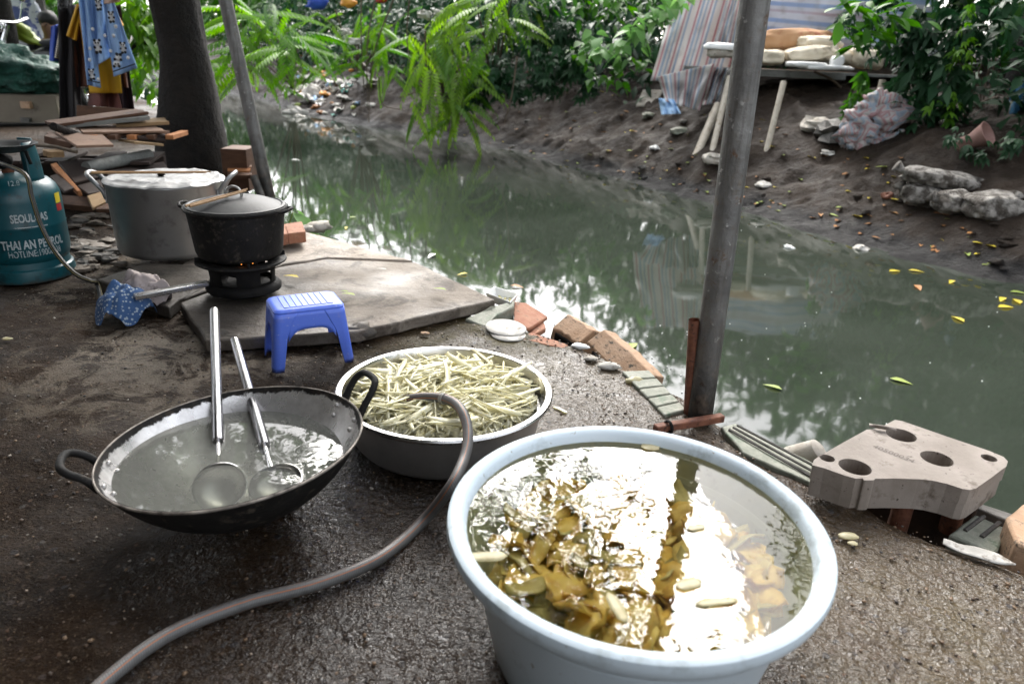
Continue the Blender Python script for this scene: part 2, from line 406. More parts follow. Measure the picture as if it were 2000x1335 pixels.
def mat_mud():
    n = NT('wet_mud'); p = n.pos()
    c = n.mix(n.ramp(n.noise(2.5, 6, .62, p), .3, .7), (.014, .0088, .0056), (.043, .029, .019))
    z = n.n('SeparateXYZ', i_Vector=p).outputs[2]
    dk = n.ramp(n.math('ADD', z, n.math('MULTIPLY', n.noise(5, 4, .6, p), .14)), -.17, -.1)
    c = n.mix(dk, (.017, .016, .016), c)          # black silt line along the water
    c = n.mix(n.ramp(n.noise(30, 5, .7, p), .6, .72, 0, .7), c, (.03, .022, .016))
    h = n.math('ADD', n.noise(26, 6, .75, p), n.math('MULTIPLY', n.noise(7, 5, .65, p), 1.0))
    return n.fin(n.pbsdf(c, n.ramp(n.noise(6, 4, .6, p), .35, .65, .5, .85), 0, n.bump(h, 1.0, .05), Specular_IOR_Level=.2))
m_mud = mat_mud()
def mat_canal():
    n = NT('murky_water'); p = n.pos()
    c = n.mix(n.ramp(n.noise(.9, 5, .6, p, .5), .35, .7), (.021, .027, .0195), (.034, .041, .032))
    h = n.math('ADD', n.noise(2.2, 3, .5, p), n.math('MULTIPLY', n.noise(14, 3, .5, p), .05))
    return n.fin(n.pbsdf(c, .04, 0, n.bump(h, .02, .05), IOR=1.4))
m_canal = mat_canal()

# ------------------------------------------------------------------ the ground, the canal, the far bank
E = np.array([(-60, 42), (-6, 6.0), (-2, 3.4), (.3, 1.75), (.8, 1.3), (1.157, 1.025), (1.245, .912), (1.356, .812), (1.451, .71), (1.594, .581), (1.70, .556), (1.83, .52), (1.961, .451), (2.162, .302), (2.323, .105), (2.453, -.097), (2.6, -.2), (3.1, -.62), (3.64, -1.2), (4.5, -1.64), (5.44, -2.25), (7.5, -3.5), (10.27, -4.86), (16, -9.2), (28, -18), (70, -50)])
W = np.array([(-60, 42.6), (-6, 9.0), (-1, 6.2), (2, 4.3), (4.228, 3.104), (4.977, 2.5), (6.168, 1.93), (6.78, 1.53), (9.615, -.11), (10.98, -1.35), (11.99, -2.63), (13.37, -3.85), (15.87, -5.4), (17.1, -6.3), (28, -15.5), (70, -48)])
def ex(y): return np.interp(y, E[:, 0], E[:, 1])
def wx(y): return np.interp(y, W[:, 0], W[:, 1])
PT, PZ = [-3, 0, .25, 1.4, 2.2, 5, 12, 60], [-1.4, -.31, -.24, .40, .66, .95, 1.3, 1.6]
def zfar(x, y, detail=True):
    t = (x-wx(y))*.86
    z = np.interp(t, PT, PZ)
    k = np.clip(t/.3, 0, 1)
    z = z+.055*k*fbm(x*1.5, y*1.5, 1.0, 4)+.035*fbm(x*5, y*5, 4.0, 4)*np.clip((t+.3)/.5, 0, 1)+.007*k*fbm(x*16, y*16, 6.0, 3)
    lump = np.clip(fbm(x*5.5+2*vnoise(x*2, y*2, 1), y*6.5, 9.0, 4)-.5, 0, 1)*.07*k
    return z+lump
def hit(px, py):
    d = ray(px, py); s = 2.0
    while s < 40:
        p = O+d*s
        if p[0] > wx(p[1]) and p[2] <= zfar(p[0], p[1]): return p
        if p[0] <= wx(p[1]) and p[2] <= -.3: return p
        s += .01
    return O+d*12
def sheet(name, ys, us, fx, fz, mat, sgn):
    Y, U = np.meshgrid(ys, us, indexing='ij'); X = fx(Y)+sgn*U; Z = fz(X, Y, U)
    n, m = Y.shape; idx = np.arange(n*m).reshape(n, m)
    F = np.stack([idx[:-1, :-1], idx[1:, :-1], idx[1:, 1:], idx[:-1, 1:]], -1).reshape(-1, 4)
    if sgn > 0: F = F[:, ::-1]
    me = mesh_of(name, np.stack([X, Y, Z], -1).reshape(-1, 3), F, mat)
    o = bpy.data.objects.new(name, me); C.objects.link(o); o['kind'] = 'structure'; return o
ys = np.concatenate([np.linspace(-60, -6, 12), np.linspace(-5, .4, 20), np.arange(.42, 3.2, .011), np.arange(3.2, 6, .03), np.arange(6, 16, .12), np.linspace(16.5, 70, 20)])
us = np.concatenate([[0, 0], np.arange(.006, 2.3, .012), np.arange(2.32, 5, .06), np.linspace(5.2, 14, 24), np.linspace(16, 60, 8)])
def gzf(X, Y, U):
    h = .006*fbm(X*3, Y*3, 0, 3)+.0035*fbm(X*14, Y*14, 2, 3)+.0026*fbm(X*48, Y*48, 5, 2)-.003
    h = h-np.clip(1-U/.10, 0, 1)**2*.012
    h[:, 0] = -.6
    return h
def exj(Y): return ex(Y)+.022*fbm(Y*6, 0*Y, 3, 4)*(np.abs(Y-1.9) < 4)
sheet('ground', ys, us, exj, gzf, m_ground, -1)
ys2 = np.concatenate([np.linspace(-60, -6, 12), np.linspace(-5, 3, 20), np.arange(3.05, 11, .03), np.arange(11, 20, .1), np.linspace(21, 70, 16)])
us2 = np.concatenate([np.linspace(-3, -.4, 5), np.arange(-.35, 2.6, .025), np.arange(2.7, 8, .15), np.linspace(8.5, 60, 14)])
sheet('mud_bank', ys2, us2, wx, lambda X, Y, U: zfar(X, Y), m_mud, 1)
b = MB(); b.grid(24, 40, lambda u, v: (-70+130*u, -60+130*v, -.3)); kind(b.build('canal_water', m_canal), 'structure')

# ------------------------------------------------------------------ concrete slabs under the stove
def slab(name, px, z, th, mat, label, cat='slab', grp=None, bev=.006):
    P = [Vector(gz(x, y, z)) for x, y in px]
    # broken, uneven rim
    Q = []
    for i, p in enumerate(P):
        q = P[(i+1) % len(P)]; k = max(1, int((q-p).length/.05))
        for j in range(k):
            v = p.lerp(q, j/k)
            if j: v += Vector((vnoise(v.x*21, v.y*21, 1.0), vnoise(v.x*21, v.y*21, 8.0), 0))*.006
            Q.append(v)
    b = MB(); b.prism(Q, z-th); c = sum(P, Vector())/len(P)
    return tag(b.build(name, mat, origin=(c.x, c.y, z-th), bevel=bev), label, cat, grp)
slab('concrete_slab', [(352, 590), (545, 521), (640, 505), (812, 512), (968, 585), (700, 646), (400, 664)], .042, .042, m_slab, 'grey cracked concrete slab behind the blue stool, its corner jutting over the canal')
slab('concrete_slab', [(310, 540), (470, 455), (588, 449), (740, 491), (806, 508), (640, 502), (552, 515), (350, 585)], .04, .04, m_slab_light, 'pale dry concrete slab between the brick and the canal edge, behind the stove')
slab('concrete_slab', [(190, 545), (290, 512), (420, 520), (520, 505), (350, 583), (330, 600)], .045, .045, m_slab_dark, 'dark sooty slab under the big aluminium pot')
for (px, lab) in (([(520, 650), (560, 636), (610, 640), (640, 650), (600, 672), (540, 676)], 'broken grey rubble lump in the gap under the blue stool'), ([(640, 640), (700, 648), (725, 640), (722, 656), (660, 668)], 'small broken lump at the slab edge behind the right stool legs'), ([(405, 660), (450, 655), (480, 668), (430, 676)], 'broken dark lump at the slab corner behind the tall ladle')):
    c = gz(sum(p[0] for p in px)/len(px), sum(p[1] for p in px)/len(px), .02)
    b = MB(); b.blob((0, 0, 0), (.055, .03, .03), seed=len(lab), amp=.5, nu=14, nv=9)
    b.v = [(x+c[0], y+c[1], z+c[2]) for x, y, z in b.v]
    tag(b.build('rubble_lump', m_slab_dark, origin=(c[0], c[1], 0)), lab, 'rubble')

# ------------------------------------------------------------------ poles, roof, trees on the near bank
def mat_pole():
    n = NT('galvanised_pipe'); p = n.pos(); z = n.n('SeparateXYZ', i_Vector=p).outputs[2]
    c = n.mix(n.ramp(n.noise(9, 6, .6, p), .35, .65), (.13, .127, .122), (.22, .215, .205))
    c = n.mix(n.ramp(n.noise(26, 6, .7, p), .55, .7, 0, .7), c, (.16, .13, .1))
    stk = n.n('Mapping', i_Vector=p, i_Scale=(60, 60, 5)).outputs[0]
    c = n.mix(n.ramp(n.noise(1, 5, .65, stk), .48, .7, 0, .75), c, (.07, .062, .054)); c = n.mix(n.ramp(n.noise(16, 5, .75, p, .6), .6, .68, 0, .9), c, (.11, .055, .025)); c = n.mix(n.ramp(n.noise(45, 3, .6, p), .64, .7, 0, .8), c, (.42, .41, .39))
    g = n.ramp(n.math('ADD', z, n.math('MULTIPLY', n.noise(7, 5, .65, p), .5)), .62, .22)
    c = n.mix(g, c, n.mix(n.ramp(n.noise(20, 4, .6, p), .45, .6), (.012, .01, .008), (.075, .055, .038)))
    return n.fin(n.pbsdf(c, .55, .35, n.bump(n.noise(45, 5, .7, p), .6, .006)))
m_pole = mat_pole()
gp = gz(1367, 812); tp = gp+(np.array(at(1475, 0, 1.75))-gp)*2.45
t = thing('steel_pole', 'tall grey steel pipe post at the canal edge, nearer of the two posts', 'pole', gp)
MB().tube([gp+(tp-gp)*k for k in np.linspace(-.02, 1, 14)], .0335, 20).build('pipe', m_pole, t)
q0 = gz(1346, 806); q1 = at(1357, 624, q0[1]-.004)
b = MB(); b.tube([q0, q1], .0155, 12, False); b.tube([q1, q0], .012, 12, False); b.build('stub_pipe', m_rust, t)
lp = gz(525, 384); lt = lp+(np.array(at(440, 0, 4.5))-lp)*2.25
t = thing('steel_pole', 'slanting grey pipe post behind the black pot, beside the tree trunk', 'pole', lp)
MB().tube([lp+(lt-lp)*k for k in np.linspace(-.02, 1, 10)], .038, 18).build('pipe', m_pole, t)
MB().tube([gz(512, 390), at(496, 344, 4.42)], .024, 12).build('stub_pipe', m_pole, t)
# unseen corrugated roof over the yard, set back and lengthened to shape the shade
m_tin = M('corrugated_tin', (.2, .2, .21), (.3, .3, .3), 3, .5, metal=.6, bump=.1, c3=(.16, .07, .04), s3=6)
RN = Vector((-.81, -.59, .09)); RA, RB0 = Vector((1.85, -.35, 2.55))+RN*.95, Vector((-1.72, 4.55, 2.55))+RN*.95; RB = RA+(RB0-RA)*1.5
t = thing('shelter_roof', 'unseen corrugated tin roof above the yard, extended for shade', 'roof', RA)
for k in range(9):
    a, e = RA.lerp(RB, k/9), RA.lerp(RB, (k+1.03)/9)
    b = MB(); b.grid(36, 6, lambda u, v, a=a, e=e: tuple(a.lerp(e, u)+RN*(3.2*v)+Vector((0, 0, .018*math.sin(u*2*PI*9)+.004*(k % 2)))))
    b.build('roof_sheet', m_tin, t, solid=.002)
for k in (.0, .5, 1.0):
    b = MB(); b.tube([RA+RN*(3.1*k)+Vector((0, 0, -.05)), RB+RN*(3.1*k)+Vector((0, 0, -.05))], .025, 8); b.build('purlin', m_pole, t)

def trunk(name, P, r, mat, parent, seg=20, amp=.12):
    b = MB(); P = [Vector(p) for p in P]
    b.tube(P, r, seg); c = P
    V = []
    for i, v in enumerate(b.v):
        k = i//seg; ctr = P[min(k, len(P)-1)]
        d = Vector(v)-ctr; f = 1+amp*float(fbm(d.x*9+k*.1, d.y*9, v[2]*2.2, 3)); V.append(tuple(ctr+d*f))
    b.v = V; return b.build(name, mat, parent)
TB = np.array(at(381, 335, 4.95)); TB[2] = 0
lf_ell = leaf_t(.13, .06, .25, .25, 3); lf_ov = leaf_t(.1, .055, .25, .2, 3)
g_mid = leafmat('leaf_mid_green', (.022, .08, .008), (.06, .17, .014))
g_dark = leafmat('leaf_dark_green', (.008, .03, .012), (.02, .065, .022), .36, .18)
g_bright = leafmat('leaf_bright_green', (.04, .125, .01), (.14, .28, .022), .42, .38)
g_fern = leafmat('leaf_yellow_green', (.05, .13, .012), (.18, .30, .032), .42, .38)
g_pale = leafmat('leaf_pale_green', (.08, .19, .05), (.19, .34, .11), .38, .3)
t = thing('tree', 'thick dark tree trunk standing between the clothes line and the slanting post', 'tree', TB)
zs = np.array([-.05, .1, .3, .5, .75, 1.0, 1.3, 1.7, 2.2, 2.8])
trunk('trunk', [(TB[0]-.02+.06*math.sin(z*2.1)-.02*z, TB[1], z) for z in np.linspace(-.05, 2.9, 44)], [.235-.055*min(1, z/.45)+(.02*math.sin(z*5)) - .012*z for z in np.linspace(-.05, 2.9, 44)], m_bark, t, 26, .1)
lims = [((TB[0], TB[1], 2.6), (TB[0]+1.0, TB[1]-.1, 3.3), (TB[0]+2.1, TB[1]-.6, 3.6)), ((TB[0], TB[1], 2.8), (TB[0]-.6, TB[1]+.6, 3.6), (TB[0]-1.3, TB[1]+1.4, 4.2)), ((TB[0], TB[1], 2.7), (TB[0]+.5, TB[1]+1.0, 3.5), (TB[0]+1.3, TB[1]+2.2, 3.9))]
for L in lims: MB().tube(L, [.1, .06, .03], 9).build('limb', m_bark, t)
def cloud(n, ctr, rad, clump=9, spread=.35):
    """positions gathered in clumps inside an ellipsoid"""
    k = max(1, n//clump); c = RNG.normal(size=(k, 3)); c /= np.linalg.norm(c, axis=1)[:, None]
    c = c*(RNG.random((k, 1))**.45)*np.array(rad)+np.array(ctr)
    return (np.repeat(c, clump, 0)+RNG.normal(size=(k*clump, 3))*spread)
P = np.concatenate([cloud(3000, (TB[0]+1.7, TB[1]-.3, 3.75), (1.6, 1.5, .6), 20, .2), cloud(700, (TB[0]+2.6, TB[1]-1.3, 3.3), (.8, .8, .35), 14, .16), cloud(1600, (TB[0]-.8, TB[1]+1.0, 3.9), (1.6, 1.6, .7), 20, .2)])
o = bpy.data.objects.new('crown', scatter_mesh('crown', leaf_t(.15, .07, .25, .25, 2), P-TB, rots(len(P)), RNG.uniform(.8, 1.4, len(P)), g_mid)); C.objects.link(o); o.parent = t; o['kind'] = 'stuff'

P = cloud(5200, (TB[0]-2.6, TB[1]+1.4, 3.6), (2.6, 2.4, .7), 20, .22)  # second crown, above the view, added to shade the left side
t2_ = thing('tree', 'leafy tree added out of view to shade the ledge and the board pile at the far left', 'tree', (TB[0]-3.4, TB[1]+.2, 0))
trunk('trunk', [(TB[0]-3.4+.03*k, TB[1]+.2, .25*k-.05) for k in range(15)], [.2-.007*k for k in range(15)], m_bark, t2_, 16, .1)
o = bpy.data.objects.new('crown', scatter_mesh('crown', leaf_t(.17, .08, .25, .25, 2), P-np.array(t2_.location), rots(len(P)), RNG.uniform(.9, 1.6, len(P)), g_mid)); C.objects.link(o); o.parent = t2_; o['kind'] = 'stuff'
# unseen house wall added behind the camera to darken the yard
m_house = M('old_plaster', (.12, .11, .09), (.17, .155, .13), 3, .9, bump=.3, c3=(.07, .06, .05), s3=5)
HA, HB = RA+RN*2.1, RB0+RN*2.1; hd_ = (HB-HA).normalized(); HA = HA-hd_*1.5
t = thing('house', 'unseen plastered house wall added behind the yard for shade', 'house', (HA.x, HA.y, 0)); hm = (HA+HB)/2
MB().box((hm.x, hm.y, 1.35), ((HB-HA).length, .15, 2.7), rot=(0, 0, math.atan2(hd_.y, hd_.x))).build('wall', m_house, t)
MB().box((HA+hd_*2.2).to_tuple()[:2]+(1.0,), (.85, .2, 2.0), rot=(0, 0, math.atan2(hd_.y, hd_.x))).build('door', m_twig, t)

# loose grit and gravel pressed into the yard floor
def gravel():
    T = []
    for k in range(5):
        b = MB(); b.blob((0, 0, 0), (1, .8, .45), k*3.3, .45, 1.6, 6, 4); T.append((np.array(b.v), b.f))
    out = []
    for k in range(5):
        n = 1500; y = RNG.uniform(.55, 3.4, n)**1.0; u = RNG.random(n)**1.5*2.0+.02; x = ex(y)-u; s_ = .0014+.0042*RNG.random(n)**3
        out.append((T[k], np.stack([x, y, .004*fbm(x*3, y*3, 0, 3)+s_*.1-.001], 1), s_))
    return out
V_, F_, b0_, tn_ = [], [], 0, []
for T_, P_, s_ in gravel():
    rz = RNG.uniform(0, 6.28, len(P_)); c_, d_ = np.cos(rz), np.sin(rz); q = T_[0]
    X_ = (q[None, :, 0]*c_[:, None]-q[None, :, 1]*d_[:, None]); Y_ = (q[None, :, 0]*d_[:, None]+q[None, :, 1]*c_[:, None]); Z_ = np.repeat(q[None, :, 2], len(P_), 0)
    W_ = np.stack([X_, Y_, Z_], -1)*s_[:, None, None]+P_[:, None, :]
    V_.append(W_.reshape(-1, 3)); F_ += [tuple(i+b for i in f) for b in range(b0_, b0_+len(P_)*len(q), len(q)) for f in T_[1]]; b0_ += len(P_)*len(q); tn_.append(np.repeat(RNG.random(len(P_)), len(q)))
n = NT('grit'); tt_ = n.attr('tint'); cg = n.mix(n.ramp(tt_, .0, .5), (.012, .011, .012), (.06, .035, .018)); cg = n.mix(n.ramp(tt_, .5, .85), cg, (.16, .1, .055)); cg = n.mix(n.ramp(tt_, .85, 1.0), cg, (.3, .27, .23))
m_grit = n.fin(n.pbsdf(cg, .4, 0, None, Specular_IOR_Level=.35))
o = bpy.data.objects.new('gravel', mesh_of('gravel', np.concatenate(V_), F_, m_grit, np.concatenate(tn_))); C.objects.link(o); tag(o, 'fine gravel and grit set in the wet yard floor', 'gravel'); o['kind'] = 'stuff'

# tall tree added on the far bank, its crown blocking sky from the reflections
tx, ty = 5.2, 8.0; tz = float(zfar(tx, ty)); t = thing('tree', 'tall leafy tree added behind the big creeper at the right to block reflected sky', 'tree', (tx, ty, tz))
trunk('trunk', [(tx-.05*k, ty-.06*k, tz-.1+.38*k) for k in range(15)], [.17-.006*k for k in range(15)], m_bark, t, 14, .1)
P = np.concatenate([cloud(3600, (5.2, 7.4, 5.3), (1.6, 1.6, 1.2), 18, .22), cloud(1400, (5.4, 6.4, 4.2), (1.2, 1.2, .9), 16, .2)])
o = bpy.data.objects.new('crown', scatter_mesh('crown', leaf_t(.17, .08, .25, .25, 2), P-np.array([tx, ty, tz]), rots(len(P)), RNG.uniform(.9, 1.5, len(P)), g_dark)); C.objects.link(o); o.parent = t; o['kind'] = 'stuff'

# a thin branch of the trunk tree reaching out over the canal, half bare
for (a_, m_, e_) in (((TB[0]+.6, TB[1]-.05, 3.1), (-.6, 5.0, 3.75), (.9, 5.1, 3.35)), ((-.6, 5.0, 3.75), (.1, 4.5, 3.7), (.75, 4.2, 3.3)), ((.1, 5.05, 3.6), (.6, 5.5, 3.6), (1.3, 5.6, 3.9)), ((.0, 4.55, 3.7), (.4, 4.9, 4.1), (1.1, 4.7, 4.4)), ((.5, 4.4, 3.5), (.9, 4.6, 3.2), (1.25, 4.3, 3.5)), ((.3, 4.9, 3.7), (.45, 4.85, 3.1), (.4, 4.8, 2.5)), ((.8, 5.0, 3.6), (.95, 4.95, 3.0), (1.15, 4.9, 2.45))):
    MB().tube([Vector(a_), Vector(m_), Vector(e_)], [.028, .018, .007], 6).build('limb', m_bark, bpy.data.objects['tree'])
P = np.concatenate([cloud(360, (.5, 4.9, 3.2), (.62, .5, .75), 9, .11), cloud(60, (.9, 5.0, 3.7), (.5, .5, .45), 6, .12), cloud(70, (-.4, 4.6, 3.3), (.5, .4, .3), 9, .12)])
o = bpy.data.objects.new('crown', scatter_mesh('crown', leaf_t(.15, .07, .25, .25, 2), P-TB, rots(len(P)), RNG.uniform(.7, 1.3, len(P)), g_mid)); C.objects.link(o); o.parent = bpy.data.objects['tree']; o['kind'] = 'stuff'

# ------------------------------------------------------------------ materials of the near things
m_lightblue = M('pale_blue_plastic', (.55, .64, .70), (.60, .68, .73), 3, .34, bump=.05, bscale=120, c3=(.4, .46, .48), s3=14, c4=(.28, .27, .22), s4=70, t4=.68, splash=.07)
m_blue = M('blue_plastic', (.095, .18, .72), (.11, .2, .76), 5, .42, bump=.08, bscale=150, c3=(.16, .22, .7), s3=24, c4=(.4, .45, .75), s4=90, t4=.68, splash=.03)
m_steel = M('stainless_steel', (.55, .54, .52), (.62, .61, .6), 6, .2, .32, metal=1, bump=.05, bscale=200)
m_steel_out = M('dull_steel', (.42, .4, .385), (.55, .53, .51), 10, .38, metal=.8, bump=.08, bscale=150)
m_alu = M('aluminium', (.34, .34, .34), (.44, .44, .44), 4, .42, metal=.8, bump=.12, bscale=70, c3=(.27, .265, .26), s3=11)
m_alu_lid = M('crumpled_aluminium', (.2, .2, .2), (.34, .34, .34), 9, .5, metal=.6, bump=.35, bscale=30, bdist=.01)
m_iron = M('sooty_iron', (.005, .0046, .0042), (.012, .011, .01), 16, .7, spec=.25, bump=.4, bscale=90, c3=(.055, .045, .035), s3=40)
m_iron_lid = M('grey_pot_lid', (.018, .019, .02), (.032, .034, .036), 7, .55, spec=.3, metal=0, bump=.15, bscale=90)
m_soot = M('black_soot', (.004, .004, .004), (.010, .009, .008), 20, .8, spec=.2, bump=.4, bscale=60)
m_wood_stick = M('bamboo_stick', (.34, .19, .085), (.48, .3, .15), 40, .5, bump=.1)
m_dark_rubber = M('dark_rubber', (.012, .012, .013), (.02, .02, .02), 20, .45, bump=0)

# ------------------------------------------------------------------ pale blue basin with soaking slices
BC = Vector((.2009, .9204, 0)); RZ = .25
t = thing('basin', 'big pale blue plastic basin full of clear water and brown slices', 'basin', BC)
prof = [(.0, .004), (.195, .004), (.206, 0), (.212, .012), (.247, .185), (.251, .192), (.26, .196), (.274, .21), (.285, .226), (.2886, .239), (.287, .2475), (.281, .252), (.273, .2515), (.266, .248), (.262, .242), (.258, .232), (.252, .2), (.2, .016), (.0, .014)]
MB().lathe(prof, BC, 96).build('basin_wall', m_lightblue, t)
def mat_clear(name, tint, ior, bump, sc, extra=0.0):
    n = NT(name); p = n.pos()
    h = n.math('ADD', n.noise(sc, 3, .5, p, .8), n.math('MULTIPLY', n.noise(sc*2.7, 2, .5, p), .3))
    nm = n.bump(h, bump, .006)
    fr = n.n('Fresnel', i_IOR=ior); n.set(fr.inputs['Normal'], nm)
    tr = n.n('BsdfTransparent', i_Color=(*tint, 1)).outputs[0]
    if extra:
        d = n.n('BsdfDiffuse', i_Color=(.22, .22, .2, 1)).outputs[0]; q = n.n('MixShader'); n.set(q.inputs[0], extra); n.set(q.inputs[1], tr); n.set(q.inputs[2], d); tr = q.outputs[0]
    g = n.n('BsdfGlossy', i_Roughness=0.0); n.set(g.inputs['Normal'], nm)
    x = n.n('MixShader'); n.set(x.inputs[0], fr.outputs[0]); n.set(x.inputs[1], tr); n.set(x.inputs[2], g.outputs[0])
    return n.fin(x.outputs[0])
m_clear = mat_clear('clear_water', (.95, .92, .66), 1.5, .17, 10)
WZ = .2315
def disc(r, z, c, rings=10, seg=72): return MB().lathe([(max(1e-4, r*i/rings), z) for i in range(rings, -1, -1)], c, seg)
disc(.2590, WZ, BC).build('water', m_clear, t)
def mat_food(name, a, b, c3, sss=.0, rough=.35):
    n = NT(name); rnd = n.n('ObjectInfo').outputs['Random']; tt = n.math('FRACT', n.math('ADD', rnd, n.attr('tint')))
    c = n.mix(tt, a, b); c = n.mix(n.ramp(n.noise(34, 4, .6), .48, .68, 0, .75), c, c3)
    k = n.pbsdf(c, rough, 0, n.bump(n.noise(120, 3, .6), .2, .002))
    tr = n.n('BsdfTranslucent', i_Color=c).outputs[0]; x = n.n('MixShader'); n.set(x.inputs[0], .38); n.set(x.inputs[1], k); n.set(x.inputs[2], tr)
    return n.fin(x.outputs[0])
m_slice = mat_food('soaked_shoot', (.9, .67, .24), (.9, .77, .42), (.7, .42, .13))
m_slice_pale = mat_food('pale_shoot', (.62, .56, .34), (.68, .62, .42), (.5, .42, .2))
def copies(meshes, parent_fn, n, name, mats=None): pass
def keep_in(o, ctr, rad):
    for _ in range(12):
        Mx = Matrix.LocRotScale(o.location, o.rotation_euler, o.scale); w_ = 0; wp = None
        for v in o.data.vertices:
            p = Mx@v.co; ex2 = math.hypot(p.x-ctr.x, p.y-ctr.y)-rad(p.z)
            if ex2 > w_: w_, wp = ex2, p
        if not w_: return
        d = Vector((ctr.x-wp.x, ctr.y-wp.y, 0)).normalized(); o.location += d*(w_+.002)
        if _ > 5: o.scale = o.scale*.9
def slice_mesh(l, w, bend, tw, seed):
    b = MB()
    b.grid(7, 3, lambda u, v: ((u-.5)*l, (v-.5)*w*math.sqrt(max(.02, 1-abs(2*u-1)**5))*(1+.25*vnoise(u*4, v*2, seed)), bend*((2*u-1)**2)*l+tw*(u-.5)*(v-.5)*w*4+.007*vnoise(u*3, v*2, seed+5)))
    return b
pro = []
for i in range(9):
    o = slice_mesh(RNG.uniform(.05, .10), RNG.uniform(.02, .048), RNG.uniform(-.12, .18), RNG.uniform(-.35, .35), i*3.3).build('bamboo_shoot_slice', m_slice if i < 7 else m_slice_pale, origin=(0, 0, 0), solid=.0025); pro.append(o)
for i in range(296):
    o = pro[i] if i < 9 else pro[(i*5) % 9].copy()
    if i >= 9: C.objects.link(o)
    rr = .215*math.sqrt(RNG.random()); a = RNG.uniform(0, 2*PI)
    z = RNG.uniform(.165, .203)-.012*(rr/.24)**2 if i > 70 else RNG.uniform(.12, .17)
    o.location = (BC.x+rr*math.cos(a)*.93, BC.y+rr*math.sin(a)*.93-.004, z); o.rotation_euler = (RNG.normal()*.38, RNG.normal()*.34, RNG.uniform(0, 6.3)); s = RNG.uniform(.75, 1.25); o.scale = (s, s, s)
    keep_in(o, BC, lambda z: .192+.24*z)
    Mx = Matrix.LocRotScale(o.location, o.rotation_euler, o.scale); o.location.z -= max(0, max((Mx@v.co).z for v in o.data.vertices)-.225)
    tag(o, 'yellow brown bamboo shoot slice lying under the water of the pale blue basin', 'food', 'shoot slices soaking in the pale blue basin')
bed = disc(.225, .10, BC, 14, 60); bed.v = [(x, y, z+.012*fbm(x*30, y*30, 2, 3)) for x, y, z in bed.v]
kind(tag(bed.build('sunken_slices', m_slice, origin=BC), 'bed of sunken yellow slices at the bottom of the pale blue basin', 'food'), 'stuff')
for i, (px, py, l, w_, yw, lab) in enumerate([(1205, 1185, .055, .017, 1.9, 'thin translucent white shaving floating in front middle of the pale blue basin'), (1345, 1140, .04, .02, .4, 'small white shaving floating right of middle in the pale blue basin'), (1400, 1175, .06, .012, .2, 'long thin white shaving floating at right front of the pale blue basin'), (1360, 1030, .03, .012, .3, 'tiny white shaving on the pole reflection in the pale blue basin'), (1270, 872, .035, .022, .2, 'white shaving floating near the back rim of the pale blue basin'), (950, 1085, .06, .02, .1, 'pale shaving against the left wall of the pale blue basin')]):
    c = gz(px, py, WZ+.0015); b = slice_mesh(l, w_, .05, .1, i*2.2); Q = Matrix.Rotation(yw, 3, 'Z')
    b.v = [tuple(Q@Vector((x, y, z*.12))+Vector(c)) for x, y, z in b.v]
    tag(b.build('shoot_shaving', m_slice_pale, origin=c, solid=.001), lab, 'food')

# ------------------------------------------------------------------ steel basin of shredded shoots
SC = Vector((-.159, 1.585, 0))
t = thing('steel_basin', 'round stainless steel basin heaped with shredded pale bamboo shoots', 'basin', SC)
MB().lathe([(0, 0), (.19, 0), (.215, .006), (.226, .02), (.2435, .108), (.247, .118), (.2495, .1205)], SC, 96).build('basin_body', m_steel_out, t)
MB().lathe([(.2495, .1195), (.257, .119), (.2625, .1225), (.264, .128), (.261, .1325), (.254, .134), (.248, .1315), (.2455, .126), (.241, .108), (.22, .022), (.19, .006), (0, .005)], SC, 96).build('rolled_rim', m_steel, t)
disc(.2375, .088, SC).build('water', mat_clear('shoot_water', (.85, .84, .5), 1.4, .1, 30), t)
m_strip = mat_food('bamboo_strip', (.90, .86, .60), (.92, .89, .71), (.86, .80, .5), rough=.3)
def strip(l, w_, h, c1, c2, seed):
    b = MB(); n = 6; V = []
    for i in range(n+1):
        u = i/n; x = (u-.5)*l; y = c1*l*(2*u-1)**2+.1*c2*l*(u-.5)+.014*l*math.sin(u*6.5+seed*2.1); z = c2*l*(2*u-1)**2; k = 1-.45*abs(2*u-1)**4
        V += [(x, y-w_*k/2, z-h/2), (x, y+w_*k/2, z-h/2), (x, y+w_*k/2, z+h/2), (x, y-w_*k/2, z+h/2)]
    F = [(0, 1, 2, 3)[::-1], tuple(n*4+k for k in range(4))]
    for i in range(n):
        for k in range(4): F.append((i*4+k, i*4+(k+1) % 4, i*4+4+(k+1) % 4, i*4+4+k))
    return b.add(V, F)
spro = [strip(RNG.uniform(.09, .23), [.0055, .0075, .0105, .014][i % 4]*RNG.uniform(.85, 1.15), RNG.uniform(.0015, .0032), RNG.uniform(-.08, .08), RNG.uniform(-.09, .03), i).build('bamboo_shoot_strip', m_strip, origin=(0, 0, 0), auto=False) for i in range(14)]
pos = []
for i in range(300):
    o = spro[i] if i < 14 else spro[(i*3) % 14].copy()
    if i >= 14: C.objects.link(o)
    rr = .205*math.sqrt(RNG.random()); a = RNG.uniform(0, 2*PI)
    dome = .141-.024*(rr/.22)**2
    o.location = (SC.x+rr*math.cos(a), SC.y+rr*math.sin(a), dome+RNG.uniform(-.012, .01))
    yaw = RNG.normal()*.75+(.2 if RNG.random() < .6 else 1.3); o.rotation_euler = (RNG.normal()*.35, RNG.normal()*.13, yaw); s = RNG.uniform(.8, 1.25)*(1-.3*(rr > .16)); o.scale = (s, s, s)
    keep_in(o, SC, lambda z: .232 if z < .137 else .25)
    tag(o, 'pale yellow bamboo shoot strip in the heap inside the steel basin', 'food', 'shredded shoots heaped in the steel basin')
b = MB()
